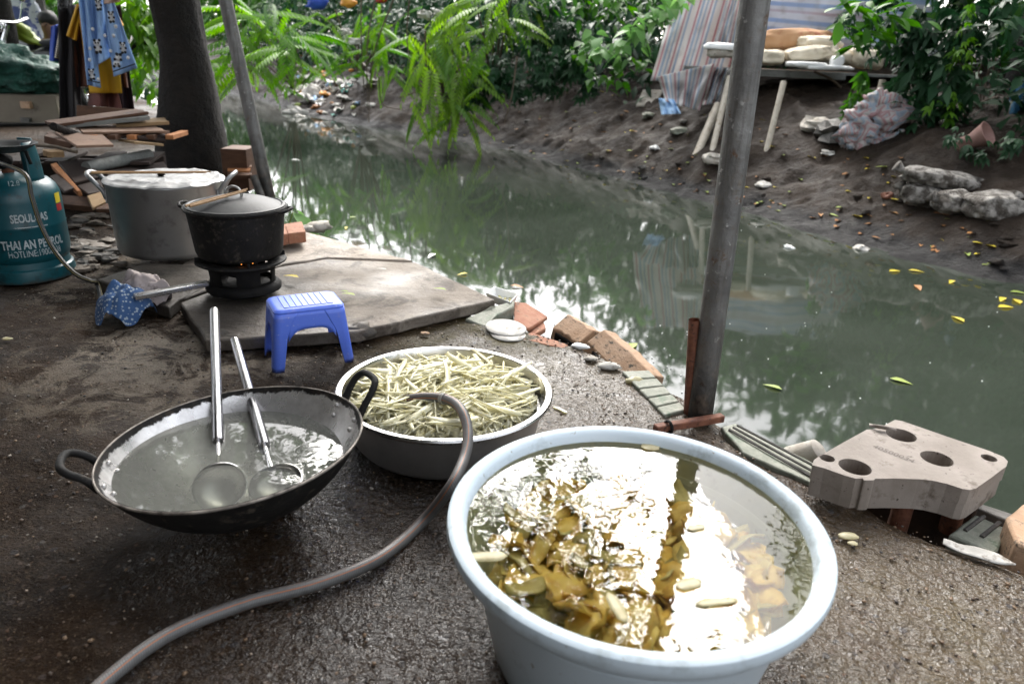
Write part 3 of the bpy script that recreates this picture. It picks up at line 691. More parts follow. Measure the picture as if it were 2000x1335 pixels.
for i in range(850):
    q = strip(RNG.uniform(.07, .16), RNG.uniform(.0055, .011), .003, RNG.uniform(-.06, .06), RNG.uniform(-.08, .03), i)
    rr = .218*math.sqrt(RNG.random()); a = RNG.uniform(0, 2*PI); Q = Euler((RNG.normal()*.3, RNG.normal()*.12, RNG.uniform(0, 6.3))).to_matrix()
    k = 1-.35*(rr > .17); rr = min(rr, .225-.4*max(abs(v[0]) for v in q.v)*k)
    far = max(math.hypot(*(Q@(Vector(v)*k)+Vector((rr*math.cos(a), rr*math.sin(a), 0))).xy) for v in q.v)
    rr -= max(0, far-.228)
    b.add([Q@(Vector(v)*k)+SC+Vector((rr*math.cos(a), rr*math.sin(a), .122-.02*(rr/.22)**2+RNG.uniform(-.014, .01))) for v in q.v], q.f)
me_t = RNG.random(850)
o = b.build('strip_heap', m_strip, origin=SC, auto=False); a_ = o.data.attributes.new('tint', 'FLOAT', 'POINT'); a_.data.foreach_set('value', np.repeat(me_t, 28)); kind(tag(o, 'lower mass of shredded pale shoots filling the steel basin', 'food'), 'stuff')
c = gz(1095, 800, .004); Q = Matrix.Rotation(2.4, 3, 'Z'); b = strip(.045, .009, .005, .05, .0, 3); b.v = [tuple(Q@Vector(v)+Vector(c)) for v in b.v]
tag(b.build('bamboo_shoot_strip', m_strip, origin=c), 'single shoot strip dropped on the floor right of the steel basin', 'food')
# a strip folded over the rim on each side
for (px, py, px2, py2, lab) in ((922, 681, 985, 742, 'long translucent strip hooked over the back rim of the steel basin'), (1052, 738, 1060, 768, 'white scrap folded over the right rim of the steel basin')):
    A = gz(px, py, .137); Bp = gz(px2, py2, .118)
    b = MB(); b.grid(6, 1, lambda u, v: tuple(A+(Bp-A)*u+np.array([.012*(v-.5), .006*(v-.5), .008*math.sin(u*3)])))
    tag(b.build('shoot_shaving', m_slice_pale, origin=A, solid=.001), lab, 'food')

# ------------------------------------------------------------------ garden hose
def mat_hose(name, body, stripe, offs, wd):
    n = NT(name); uv = n.n('SeparateXYZ', i_Vector=n.attr('uvw', 'Vector')); u, v = uv.outputs[0], uv.outputs[1]
    m = 0.0
    for o_ in offs:
        d = n.math('ABSOLUTE', n.math('SUBTRACT', u, o_)); k = n.ramp(d, wd, wd*.6); m = k if isinstance(m, float) else n.math('MAXIMUM', m, k)
    br = n.math('SINE', n.math('ADD', n.math('MULTIPLY', v, 1500), n.math('MULTIPLY', u, 6.283*6)))
    c = n.mix(n.ramp(br, -.2, .6, 0, .35), body, tuple(k*1.9 for k in body)); c = n.mix(n.ramp(n.noise(30, 4, .6), .5, .7, 0, .5), c, tuple(k*.5 for k in body))
    return n.fin(n.pbsdf(n.mix(m, c, stripe), .42, 0, n.bump(br, .15, .001)))
m_hose = mat_hose('grey_hose', (.095, .093, .09), (.32, .105, .035), (.10, .36, .62, .88), .016)
def smooth_path(P, n=12):
    P = [Vector(p) for p in P]; P = [P[0]*2-P[1]]+P+[P[-1]*2-P[-2]]; o = []
    for i in range(1, len(P)-2):
        for k in range(n):
            q = k/n; a, b_, c_, d = P[i-1], P[i], P[i+1], P[i+2]
            o.append(.5*((2*b_)+(c_-a)*q+(2*a-5*b_+4*c_-d)*q*q+(3*b_-a-3*c_+d)*q**3))
    return o+[P[-2]]
hp = [gz(120, 1420, .012), gz(205, 1330, .012), gz(330, 1238, .012), gz(480, 1177, .012), gz(620, 1140, .012), gz(740, 1090, .012), gz(825, 1018, .013), at(880, 950, 1.205), at(908, 890, 1.29), at(914, 845, 1.35), at(905, 808, 1.40), at(885, 785, 1.45), at(850, 776, 1.49), at(805, 778, 1.51), at(760, 790, 1.525)]
t = thing('garden_hose', 'grey garden hose with thin orange stripes running across the floor into the steel basin', 'hose', hp[6])
MB().tube(smooth_path(hp), .0116, 20).build('hose_tube', m_hose, t)
m_tape = M('clear_tape', (.5, .48, .44), (.62, .6, .56), 20, .25, bump=.2)
sp = smooth_path(hp)
for px in (897, 868):
    i = min(range(len(sp)-30, len(sp)), key=lambda k: abs(project(sp[k])[0]-px) if project(sp[k])[1] < 830 else 999)
    MB().tube(sp[i-1:i+2], .0135, 14).build('tape_binding', m_tape, t)

# ------------------------------------------------------------------ wok of murky water with two ladles
wr, wnrm, wa, wd_ = Vector((-.5432, 1.2414, .162)), Vector((-.0842, .0124, .9964)).normalized(), .2496, .158
wR = (wa*wa+wd_*wd_)/(2*wd_); wx_ = (Vector((1, 0, 0))-wnrm*wnrm.x).normalized(); WQ = Matrix((wx_, wnrm.cross(wx_), wnrm)).transposed()
def mat_wok_in():
    n = NT('worn_wok_steel'); v = n.n('SeparateXYZ', i_Vector=n.attr('uvw', 'Vector')).outputs[1]
    k = n.math('ADD', n.noise(26, 6, .7, n.co(), .3), n.math('MULTIPLY', n.math('SUBTRACT', v, .955), 7.0))
    m = n.ramp(k, .5, .58)
    st = n.mix(n.ramp(n.noise(40, 4, .6), .4, .7), (.68, .66, .64), (.5, .48, .46))
    a = n.pbsdf(st, n.ramp(n.noise(20, 3), .4, .6, .25, .4), .75, n.bump(n.noise(90, 4), .1, .002))
    b_ = n.pbsdf(n.mix(n.ramp(n.noise(60, 3), .5, .7), (.008, .007, .006), (.03, .022, .016)), .6, 0, n.bump(n.noise(40, 5, .7), .5, .004), Specular_IOR_Level=.2)
    x = n.n('MixShader'); n.set(x.inputs[0], m); n.set(x.inputs[1], a); n.set(x.inputs[2], b_); return n.fin(x.outputs[0])
phm = math.acos((wR-wd_)/wR)
def cap(Rr, n_, up=True): return [(Rr*math.sin(phm*i/n_), wR-wd_-Rr*math.cos(phm*i/n_)) for i in range(n_+1)]
t = thing('wok', 'large round black wok with a worn steel inside, full of cloudy water', 'wok', wr)
cin = cap(wR-.003, 28); cout = cap(wR, 28)
MB().lathe(cin, wr, 96, WQ).build('wok_inside', mat_wok_in(), t)
MB().lathe(cout+[(cout[-1][0]+.002, cout[-1][1]+.001), (cin[-1][0], cin[-1][1]+.0015)], wr, 96, WQ).build('wok_shell', m_iron, t)
b = MB(); b.tube([wr+WQ@Vector((wa*math.cos(2*PI*k/90), wa*math.sin(2*PI*k/90), 0)) for k in range(90)], .0028, 8, close=True); b.build('rim_edge', M('worn_rim', (.05, .04, .033), (.34, .3, .26), 30, .5, metal=.4, bump=.3), t)
WCz = wr+wnrm*(wR-wd_); wz = .113; wrad = math.sqrt((wR-.003)**2-(WCz.z-wz)**2)
disc(wrad+.0005, wz, Vector((WCz.x, WCz.y, 0)), 12, 96).build('water', mat_clear('cloudy_water', (.84, .86, .78), 1.45, .06, 11, .5), t)
for az, up_, out in ((R(36), .052, .05), (R(204), .032, .046)):
    pts = []
    for da, o_, u_ in ((-.17, -.004, -.022), (-.17, .012, .006), (-.15, out*.75, up_*.75), (-.08, out, up_), (.08, out, up_), (.15, out*.75, up_*.75), (.17, .012, .006), (.17, -.004, -.022)):
        rr = wa+o_; pts.append(wr+WQ@Vector((rr*math.cos(az+da), rr*math.sin(az+da), u_)))
    MB().tube(smooth_path(pts, 6), .0075, 12).build('handle', m_iron, t)
    for da in (-.2, .2):
        for dz in (-.014, -.034):
            phi = math.acos((wR-wd_-dz)/wR); rr = (wR-.006)*math.sin(phi); p = wr+WQ@Vector((rr*math.cos(az+da), rr*math.sin(az+da), dz))
            MB().blob(p, (.0055, .0055, .0055), amp=0, nu=10, nv=6).build('rivet', m_steel_out, t)
def ladle(label, bowl, rest, top_py, bowl_dir, knurl):
    B, Rr = Vector(bowl), Vector(rest); d = (Rr-B).normalized(); s = 0
    while project(B+d*s)[1] > top_py: s += .002
    T = B+d*s; t = thing('ladle', label, 'ladle', B)
    L = (T-B).length; j = B+d*(.085 if L < .42 else .1)
    b = MB(); b.tube([j, j+d*.004, T-d*.004, T], [.0105, .0122, .0122, .011], 24, True)
    b.build('handle', m_ladle, t)
    b = MB(); b.tube([B+d*.012, B+d*.05, j+d*.01], [.0075, .0045, .0048], 10); b.build('neck', m_steel, t)
    # bowl: shallow dish
    nrm = Vector(bowl_dir).normalized(); Q = nrm.to_track_quat('Z', 'Y').to_matrix()
    r_ = .052; pr = [(r_*math.sin(PI*.5*i/8), -.03*math.cos(PI*.5*i/8)) for i in range(9)]
    pr2 = [(x*.96, z*.94+.0005) for x, z in pr][::-1]
    MB().lathe(pr+pr2, B-d*.035, 32, Q).build('ladle_bowl', m_steel, t); return t
def mat_ladle():
    n = NT('ribbed_steel'); v = n.n('SeparateXYZ', i_Vector=n.attr('uvw', 'Vector')).outputs[1]
    w_ = n.math('SINE', n.math('MULTIPLY', v, 2200)); return n.fin(n.pbsdf((.4, .39, .4), .2, 1, n.bump(w_, .25, .001)))
m_ladle = mat_ladle()
ladle('longer steel ladle with a thick tubular handle, standing on the left in the wok', gz(428, 925, .099), at(424, 790, 1.425), 607, (.15, -.5, .85), True)
ladle('shorter steel ladle with tubular handle, leaning to the right in the wok', gz(532, 922, .1115), at(497, 800, 1.44), 665, (-.1, -.25, 1), True)

# ------------------------------------------------------------------ blue stool
FLp, FRp, BRp = gz(535, 730), gz(693, 706), gz(662, 663)
FL, FR, BR = Vector(FLp), Vector(FRp), Vector(BRp); ex_ = (FR-FL).normalized(); ey_ = Vector((-ex_.y, ex_.x, 0)); W_, D_ = (FR-FL).length, .17; HT = .187
SCN = FL+ex_*W_/2+ey_*D_/2
t = thing('stool', 'low blue plastic stool with a ribbed seat and four arched legs', 'stool', SCN)
def sp_(x, y, z):
    k = 1-.17*(z/HT)
    return SCN+ex_*(x*W_/2*k)+ey_*(y*D_/2*k)+Vector((0, 0, z))
for sx in (-1, 1):
    for sy in (-1, 1):
        def f(u, v, sx=sx, sy=sy):
            z = HT*.93*v; fl = .030+.012*v+(.02*max(0, v-.62)/.38)
            rad = .016
            if u < .4: q = u/.4; x, y = fl-(fl-rad)*q, 0
            elif u > .6: q = (u-.6)/.4; x, y = 0, rad+(fl-rad)*q
            else: a = (u-.4)/.2*PI/2; x, y = rad-rad*math.sin(a), rad-rad*math.cos(a)
            c = sp_(sx, sy, z); return tuple(c-ex_*sx*x-ey_*sy*y)
        MB().grid(20, 12, f).build('leg', m_blue, t, solid=.0035)
def apron(side):
    def f(u, v):
        s = 2*u-1; L = (W_ if side in 'fb' else D_)/2*.83; lim = 1-.036/L
        zb = HT*.93-.05-.035*abs(s)**4; z = zb+(HT*.93-zb)*v; q = s*lim
        return {'f': sp_(q, -1, z), 'b': sp_(q, 1, z), 'l': sp_(-1, q, z), 'r': sp_(1, q, z)}[side]
    MB().grid(16, 5, lambda u, v: tuple(f(u, v))).build('apron', m_blue, t, solid=.003)
for s_ in 'fblr': apron(s_)
def rrect(hx, hy, r_, n_=6):
    o = []
    for cx, cy, a0 in ((hx-r_, hy-r_, 0), (-hx+r_, hy-r_, 90), (-hx+r_, -hy+r_, 180), (hx-r_, -hy+r_, 270)):
        for i in range(n_+1): a = R(a0+90*i/n_); o.append((cx+r_*math.cos(a), cy+r_*math.sin(a)))
    return o
hx, hy = W_/2*.85, D_/2*.85
b = MB(); rings = []
for ins, z in ((0, HT*.925), (-.001, HT*.955), (.002, HT*.98), (.007, HT*.995), (.013, HT)):
    rings.append([SCN+ex_*x+ey_*y+Vector((0, 0, z)) for x, y in rrect(hx-ins, hy-ins, .022)])
n_ = len(rings[0]); V = [p for r_ in rings for p in r_]
b.add(V, [(i*n_+k, i*n_+(k+1) % n_, (i+1)*n_+(k+1) % n_, (i+1)*n_+k) for i in range(4) for k in range(n_)]+[tuple(range(4*n_, 5*n_))]); b.build('seat', m_blue, t)
for k in range(8):
    x = -hx+.03+(2*hx-.06)*(k+.5)/8; b = MB(); c = SCN+ex_*x+Vector((0, 0, HT+.0008))
    b.box(c, (.0165, 2*hy-.034, .0022), m=Matrix((ex_, ey_, (0, 0, 1))).transposed()); b.build('seat_rib', m_blue, t, bevel=.0008)

# ------------------------------------------------------------------ stove with the black pot
PC = Vector((-.98, 2.47, 0))
t = thing('stove', 'black cast iron gas stove standing on the slab under the black pot', 'stove', PC)
b = MB(); b.lathe([(.0, .066), (.124, .066), (.13, .072), (.13, .086), (.122, .095), (.112, .097), (.11, .09), (0, .088)], PC, 48, jit=.02); b.build('base_ring', m_soot, t)
def arc_wall(r0, r1, z0, z1, a0, a1, n_=10):
    b = MB(); k = max(2, int((a1-a0)/R(8)))
    for ra, rb, th in ((r0, r1, 0), (r0-.006, r1-.006, 1)):
        b.grid(k, 1, lambda u, v: (PC.x+(ra+(rb-ra)*v)*math.cos(a0+(a1-a0)*u), PC.y+(ra+(rb-ra)*v)*math.sin(a0+(a1-a0)*u), z0+(z1-z0)*v))
    return b
arc_wall(.109, .112, .093, .104, 0, 2*PI).build('lower_band', m_soot, t)
arc_wall(.113, .116, .146, .168, 0, 2*PI).build('upper_band', m_soot, t)
for k in range(5):
    a0 = R(-104+72*k); arc_wall(.11, .114, .102, .148, a0+R(24), a0+R(66)).build('stove_leg', m_soot, t)
MB().lathe([(.105, .166), (.118, .168), (.15, .170), (.156, .174), (.155, .179), (.148, .181), (.108, .179), (.104, .172), (.105, .166)], PC, 56, jit=.008).build('pan_ring', m_iron, t)
MB().lathe([(0, .12), (.05, .12), (.055, .13), (.055, .155), (.045, .165), (0, .166)], PC, 28).build('burner', m_soot, t)
for k in range(4):
    a = R(-60+90*k); b = MB(); b.box(PC+Vector((.128*math.cos(a), .128*math.sin(a), .186)), (.05, .009, .02), rot=(0, 0, a)); b.build('pot_support', m_soot, t, bevel=.002)
n = NT('gas_flame'); m_flame = n.fin(n.n('Emission', i_Color=(1, .33, .06, 1), i_Strength=.9).outputs[0])
for px, py in ((471, 512), (493, 510)):
    p = at(px, py, PC.y-.098); MB().tube([p+np.array([0, 0, -.008]), p, p+np.array([.002, 0, .009]), p+np.array([.003, 0, .016])], [.002, .004, .0025, .0004], 8).build('flame', m_flame, t)
pa, pb = np.array([PC.x-.095, PC.y-.075, .105]), at(262, 580, PC.y-.22)
b = MB(); d = Vector(pb-pa); b.box((Vector(pa)+Vector(pb))/2, (d.length, .03, .018), m=Matrix((d.normalized(), Vector((0, 0, 1)).cross(d).normalized(), d.normalized().cross(Vector((0, 0, 1)).cross(d).normalized()))).transposed()); b.build('gas_pipe', m_steel, t, bevel=.003)
# pot
t = thing('cooking_pot', 'black sooty lidded pot on the stove', 'pot', PC+Vector((0, 0, .19)))
MB().lathe([(0, .192), (.128, .192), (.141, .199), (.147, .215), (.160, .33), (.163, .352), (.171, .358), (.174, .363), (.172, .368), (.163, .369), (.158, .36), (.155, .33), (.14, .21), (0, .205)], PC, 72).build('pot_body', m_iron, t)
b = MB()
for s_ in (-1, 1):
    b = MB(); pts = [PC+Vector((s_*(.165+o_), y_-.01*s_, .36+z_)) for o_, y_, z_ in ((0, -.042, 0), (.018, -.036, .002), (.03, -.016, .006), (.032, .0, .007), (.03, .016, .006), (.018, .036, .002), (0, .042, 0))]
    b.tube(smooth_path(pts, 4), .0058, 8); b.build('handle', m_iron, t)
ld = MB().lathe([(.165, .3685), (.166, .372), (.157, .3745), (.152, .372), (.146, .3745), (.11, .388), (.07, .397), (.03, .401), (.0, .402)], PC, 72).build('lid', m_iron_lid, t)
b = MB(); b.tube(smooth_path([PC+Vector((x, -.004, z)) for x, z in ((-.026, .398), (-.026, .412), (-.017, .428), (0, .434), (.017, .428), (.026, .412), (.026, .398))], 5), .0045, 8); b.build('grip', m_steel_out, ld)
def sticks(px0, py0, Y0, px1, py1, Y1, labs, grp, r_=.0038, gap=.011, cat='chopstick'):
    for k, lab in enumerate(labs):
        A, Bq = Vector(at(px0, py0, Y0)), Vector(at(px1, py1, Y1)); d = (Bq-A).normalized(); s_ = Vector((-d.y, d.x, 0)).normalized()*gap*k+Vector((0, 0, .0015*k))
        tag(MB().tube([A+s_-d*(.01 if k else 0), A+s_+d*.05, Bq+s_-d*(.0 if k else .012)], [r_, r_*1.05, r_*.6], 8).build('chopstick', m_wood_stick, origin=A+s_), lab, cat, grp)
sticks(371, 403, 2.318, 487, 371, 2.472, ('front wooden chopstick lying across the black pot lid', 'rear wooden chopstick lying across the black pot lid'), 'chopsticks on the black pot', .0042, .0125)

# ------------------------------------------------------------------ big aluminium pot
AC = Vector((-1.475, 3.0, 0))
t = thing('aluminium_pot', 'big tall grey aluminium pot between the gas cylinder and the black pot', 'pot', AC+Vector((0, 0, .05)))
MB().lathe([(0, .052), (.19, .052), (.208, .06), (.217, .08), (.2245, .34), (.2285, .345), (.228, .351), (.22, .351), (.215, .33)], AC, 80).build('pot_body', m_alu, t)
ls = 96; prof = [(0, .356), (.03, .3555), (.06, .357), (.1, .3545), (.13, .3585), (.15, .354), (.175, .3595), (.195, .3555), (.21, .3595), (.226, .358), (.234, .353), (.233, .349)]
b = MB().lathe(prof, AC, ls); b.v = [(x, y, z+(.004*fbm(x*22, y*22, 3, 3)+.002*vnoise(math.atan2(y-AC.y, x-AC.x)*9, 2, 1))*min(1, math.hypot(x-AC.x, y-AC.y)/.1)) for x, y, z in b.v]
lid = b.build('lid', m_alu_lid, t)
p = gz(315, 343, .358); b = MB(); b.blob((p[0], p[1], .363), (.016, .012, .006), 2, .3); b.build('knob', m_soot, lid)
for az in (R(198), R(12)):
    pts = [AC+Vector(((.224+o_)*math.cos(az+da), (.224+o_)*math.sin(az+da), z)) for da, o_, z in ((-.28, .002, .285), (-.28, .012, .32), (-.25, .04, .36), (-.12, .056, .378), (.12, .056, .378), (.25, .04, .36), (.28, .012, .32), (.28, .002, .285))]
    MB().tube(smooth_path(pts, 5), .0085, 10).build('handle', m_alu_lid, t)
    for da in (-.28, .28):
        MB().box(AC+Vector((.2265*math.cos(az+da), .2265*math.sin(az+da), .292)), (.006, .026, .05), rot=(0, 0, az+da)).build('handle_plate', m_alu, t, bevel=.002)
sticks(166, 338, 2.93, 408, 337, 2.87, ('front long wooden cooking stick across the big pot lid', 'rear long wooden cooking stick across the big pot lid'), 'long sticks on the aluminium pot', .0042, .013)

# ------------------------------------------------------------------ rags on the gas pipe
def rag(name, lab, c, size, seed, mat, nu=30, nv=30):
    b = MB(); c = Vector(c)
    def f(u, v):
        x, y = (u-.5)*2, (v-.5)*2; r_ = math.hypot(x, y)
        h = (1-min(1, r_*.8)**2)*size[2]+.010*float(fbm(u*5+seed, v*5, seed, 3))+.02*abs(float(fbm(u*4+seed*2, v*4, seed+3, 2)))+.005*math.sin(u*17+seed+2*math.sin(v*6))
        return (c.x+x*size[0]*(1+.3*vnoise(v*2, seed, 1))*(1-.3*y*y), c.y+y*size[1]*(1+.3*vnoise(u*2, seed, 2))*(1-.3*x*x), max(.008, c.z+h-.035*r_*r_))
    return tag(b.grid(nu, nv, f).build(name, mat, origin=c, solid=.004, subd=1, auto=False), lab, 'cloth')
n = NT('blue_print_cloth'); k = n.voro(90); m_bluerag = n.fin(n.pbsdf(n.mix(n.ramp(n.math('ADD', k, n.math('MULTIPLY', n.noise(30), .5)), .5, .62), (.33, .38, .42), (.035, .085, .2)), .9, 0, n.bump(n.noise(60, 5), .4, .004)))
m_greyrag = M('pinkish_rag', (.3, .25, .235), (.44, .38, .36), 16, .95, bump=.4, c3=(.17, .14, .13), s3=30)
rag('rag', 'crumpled blue patterned rag on the gas pipe in front of the slab', gz(242, 590, .06), (.095, .11, .05), 1.3, m_bluerag)
rag('rag', 'crumpled pinkish grey rag draped on the gas pipe, above the blue rag', gz(283, 563, .09), (.075, .075, .05), 4.1, m_greyrag)

# ------------------------------------------------------------------ gas cylinder
GC = Vector(at(62, 545, 2.74)); GC.z = 0; GR = .158
m_teal = M('teal_paint', (.003, .055, .07), (.005, .07, .085), 4, .36, bump=.08, bscale=60, c3=(.004, .03, .036), s3=20, c4=(.05, .035, .025), s4=45, t4=.66, splash=.03)
m_print = M('white_print', (.36, .4, .4), (.46, .5, .5), 30, .6, bump=0, c3=(.03, .1, .115), s3=70, c4=(.01, .07, .085), s4=160, t4=.6)
t = thing('gas_cylinder', 'teal gas cylinder with white lettering on its side, left of the big pot', 'gas cylinder', GC)
MB().lathe([(0, .06), (.12, .055), (.146, .07), (.156, .095), (GR, .12), (GR, .205), (GR+.0015, .21), (GR, .215), (GR, .3), (.156, .325), (.146, .352), (.125, .374), (.09, .39), (.04, .398), (0, .4)], GC, 72).build('tank', m_teal, t)
MB().lathe([(.146, .085), (.15, .05), (.158, .045), (.162, .02), (.162, .0), (.154, 0), (.153, .04), (.142, .055), (.14, .085)], GC, 60).build('foot_ring', m_teal, t)
def collar(a0, a1):
    b = MB(); b.grid(10, 8, lambda u, v: (GC.x+(.117-.012*v+.004*math.sin(v*3))*math.cos(a0+(a1-a0)*u*(1-.12*v)+.06*v*(a1-a0)), GC.y+(.117-.012*v)*math.sin(a0+(a1-a0)*u*(1-.12*v)+.06*v*(a1-a0)), .37+.145*v))
    b.build('collar', m_teal, t, solid=.008)
for a in (-25, 60, 150, 230): collar(R(a), R(a+38))
MB().tube([GC+Vector((0, 0, .39)), GC+Vector((0, 0, .43)), GC+Vector((0, 0, .46))], [.022, .018, .014], 12).build('valve', m_rust, t)
b = MB(); b.blob(GC+Vector((.02, -.055, .45)), (.045, .035, .03), 3, .15); b.build('regulator', m_soot, t)
MB().tube([GC+Vector((0, 0, .45)), GC+Vector((.015, -.09, .455))], .014, 10).build('outlet', m_steel_out, t)
caz = math.atan2(-GC.y, -GC.x)
def wrap_text(txt, size, zc, off, sx=1.0, bold=.0, name='lettering', rad=None, skew=0.0):
    V, F = text_mesh(txt, size, bold); xs = [v.x for v in V]; mid = (min(xs)+max(xs))/2
    b = MB(); rr = (rad or GR)+.0012
    # subdivide by bending every vertex round the tank
    b.add([(GC.x+rr*math.cos(caz+off+(v.x-mid)*sx/rr), GC.y+rr*math.sin(caz+off+(v.x-mid)*sx/rr), zc+v.y+skew*(v.x-mid)) for v in V], F)
    return b.build(name, m_print, t, smooth=False)
fy = GC.y-GR*.8
def zat(px, py): return at(px, py, fy)[2]
wrap_text('SEOULGAS', .042, zat(64, 436), R(13), .62, .0012); wrap_text('THAI AN PETROL', .046, zat(70, 487), R(13), .62, .0013)
wrap_text('HOTLINE:19006638', .036, zat(75, 503), R(13), .62); wrap_text('12.8', .026, zat(42, 372)+.012, R(4), .9, 0, rad=.136)
b = MB(); a0 = caz+R(13)
b.grid(20, 1, lambda u, v: (GC.x+(GR+.0012)*math.cos(a0-.36+.72*u), GC.y+(GR+.0012)*math.sin(a0-.36+.72*u), zat(64, 445)-.004+.003*v)); b.build('underline', m_print, t)
b = MB(); b.tube([GC+Vector(((GR+.001)*math.cos(a0+.17+k*.06*math.sin(k*5)), (GR+.001)*math.sin(a0+.17+k*.06*math.sin(k*5)), zat(64, 415)+.01+.03*k)) for k in np.linspace(0, 1, 6)], .002, 6); b.build('flame_emblem', m_print, t)
m_yel, m_red = M('yellow_sticker', (.6, .45, .02), None, 5, .5, bump=0), M('red_sticker', (.35, .02, .02), None, 5, .5, bump=0)
for nm, m_, z0, z1 in (('yellow_label', m_yel, zat(115, 412), zat(113, 392)), ('red_label', m_red, zat(118, 428), zat(117, 414))):
    b = MB(); b.grid(5, 1, lambda u, v: (GC.x+(GR+.0012)*math.cos(caz+R(55)+R(13)*u), GC.y+(GR+.0012)*math.sin(caz+R(55)+R(13)*u), z0+(z1-z0)*v)); b.build(nm, m_, t)
m_ghose = mat_hose('black_gas_hose', (.014, .013, .013), (.5, .42, .16), (.12, .62), .014)
hq = [GC+Vector((.015, -.09, .455)), at(48, 340, 2.53), at(62, 385, 2.5), at(80, 440, 2.49), at(108, 492, 2.47), at(145, 533, 2.43), at(178, 549, 2.4), gz(186, 549, .07), gz(192, 560, .045), gz(199, 585, .04), gz(212, 600, .045), gz(240, 598, .05)]
tag(MB().tube(smooth_path(hq, 8), .0078, 14).build('gas_hose', m_ghose, origin=hq[5]), 'black gas hose with a yellow stripe hanging from the teal cylinder to the rags', 'hose')
pc = Vector(at(8, 281, 2.66))
t = thing('burner_dish', 'shallow dark metal dish resting on top of the teal gas cylinder', 'dish', pc)
MB().lathe([(0, -.03), (.05, -.028), (.09, -.008), (.105, .0), (.106, .003), (.1, .003), (.086, -.004), (.05, -.024), (0, -.026)], pc, 40).build('dish', m_iron_lid, t)
for k in range(3): a = R(30+120*k); MB().tube([pc+Vector((.06*math.cos(a), .06*math.sin(a), -.025)), pc+Vector((.07*math.cos(a), .07*math.sin(a), -.075))], .006, 6).build('dish_leg', m_soot, t)

# ------------------------------------------------------------------ bricks, boards and scraps along the canal edge
def quad(name, px, z, down, mat, lab, cat, grp=None, bev=.004, drop=(0, 0), parent=None):
    """a block: its upper face from four corners (each with its height), and its thickness"""
    P = [Vector(gz(x, y, zz)) for (x, y), zz in zip(px, z if isinstance(z, (list, tuple)) else [z]*len(px))]
    Q = []
    for i, p in enumerate(P):
        q = P[(i+1) % len(P)]; k = max(1, int((q-p).length/.03))
        for j in range(k): Q.append(p.lerp(q, j/k)+(Vector((vnoise(j*1.7+i, len(lab), 1), vnoise(j*1.3, i+2.2, len(lab)), 0))*.0025 if j else Vector()))
    b = MB(); b.prism(Q, 0, down=(drop[0], drop[1], -down)); c = sum(P, Vector())/len(P)
    o = b.build(name, mat, parent=parent, origin=None if parent else c, bevel=bev)
    return tag(o, lab, cat, grp) if parent is None else o
quad('stone_block', [(908, 622), (957, 600), (1005, 585), (1004, 598), (964, 618), (950, 640)], [.01, .03, .03, .03, .03, .0], .07, m_green_stone, 'dark mossy stone block wedged under the corner of the slab', 'stone block', bev=.006)
quad('roof_tile', [(1004, 588), (1028, 591), (1070, 618), (1034, 641), (1004, 634)], [.0, .0, -.03, -.02, 0], .014, m_brick, 'flat reddish tile sticking out over the water beside the white discs', 'tile')
quad('tile_shard', [(1030, 642), (1062, 622), (1066, 640), (1040, 655)], -.04, .02, m_brick, 'broken reddish shard under the flat tile', 'tile')
def disc_thing(px, py, z, r_, lab, tilt):
    c = gz(px, py, z); Q = Euler(tilt).to_matrix(); b = MB()
    b.lathe([(0, .004), (r_*.7, .005), (r_*.97, .002), (r_, -.001), (r_*.97, -.004), (0, -.004)], c, 40, Q, jit=.02); tag(b.build('white_disc', m_white_dirty, origin=c), lab, 'disc', 'white discs at the canal edge')
disc_thing(992, 652, .004, .062, 'lower of two dirty white discs lying at the canal edge', (0, .04, 0)); disc_thing(988, 639, .014, .072, 'upper of two dirty white discs lying at the canal edge', (.03, .06, 0))
quad('board', [(1018, 661), (1036, 648), (1110, 672), (1104, 681)], .0, .02, m_brick, 'thin reddish grooved board end lying beyond the white discs', 'board')
tr = gz(981, 575, .0)
t = thing('foam_tray', 'white foam food tray with scraps behind the slab corner', 'tray', tr)
b = MB(); b.add([tuple(Vector(gz(x, y, z))) for x, y, z in ((950, 566, .035), (972, 560, .035), (1013, 574, .035), (1000, 590, .03), (958, 578, .03), (972, 570, 0), (1003, 579, 0), (990, 592, 0), (962, 580, 0))], [(5, 6, 7, 8)]);
TC = [Vector(gz(x, y, .036)) for x, y in ((948, 571), (966, 559), (1013, 573), (997, 590))]; TBm = [p.lerp(sum(TC, Vector())/4, .22)-Vector((0, 0, .035)) for p in TC]; TI = [p.lerp(sum(TC, Vector())/4, .07) for p in TC]; TL = [p.lerp(sum(TC, Vector())/4, .25)-Vector((0, 0, .031)) for p in TC]
b = MB(); b.add(TBm+TC+TI+TL, [(3, 2, 1, 0)]+[(k*4+i, k*4+(i+1) % 4, k*4+4+(i+1) % 4, k*4+4+i) for k in range(3) for i in range(4)]+[(12, 13, 14, 15)]); b.build('tray_body', m_white, t, bevel=.003)
b = MB()
for i in range(26):
    c = sum(TL, Vector())/4+Vector((RNG.normal()*.022, RNG.normal()*.016, .008)); b.blob(c, (.006, .004, .003), i, .3, nu=6, nv=4)
kind(b.build('food_scraps', M('scraps', (.3, .33, .08), (.42, .36, .2), 60, .6, bump=.2), t), 'stuff')
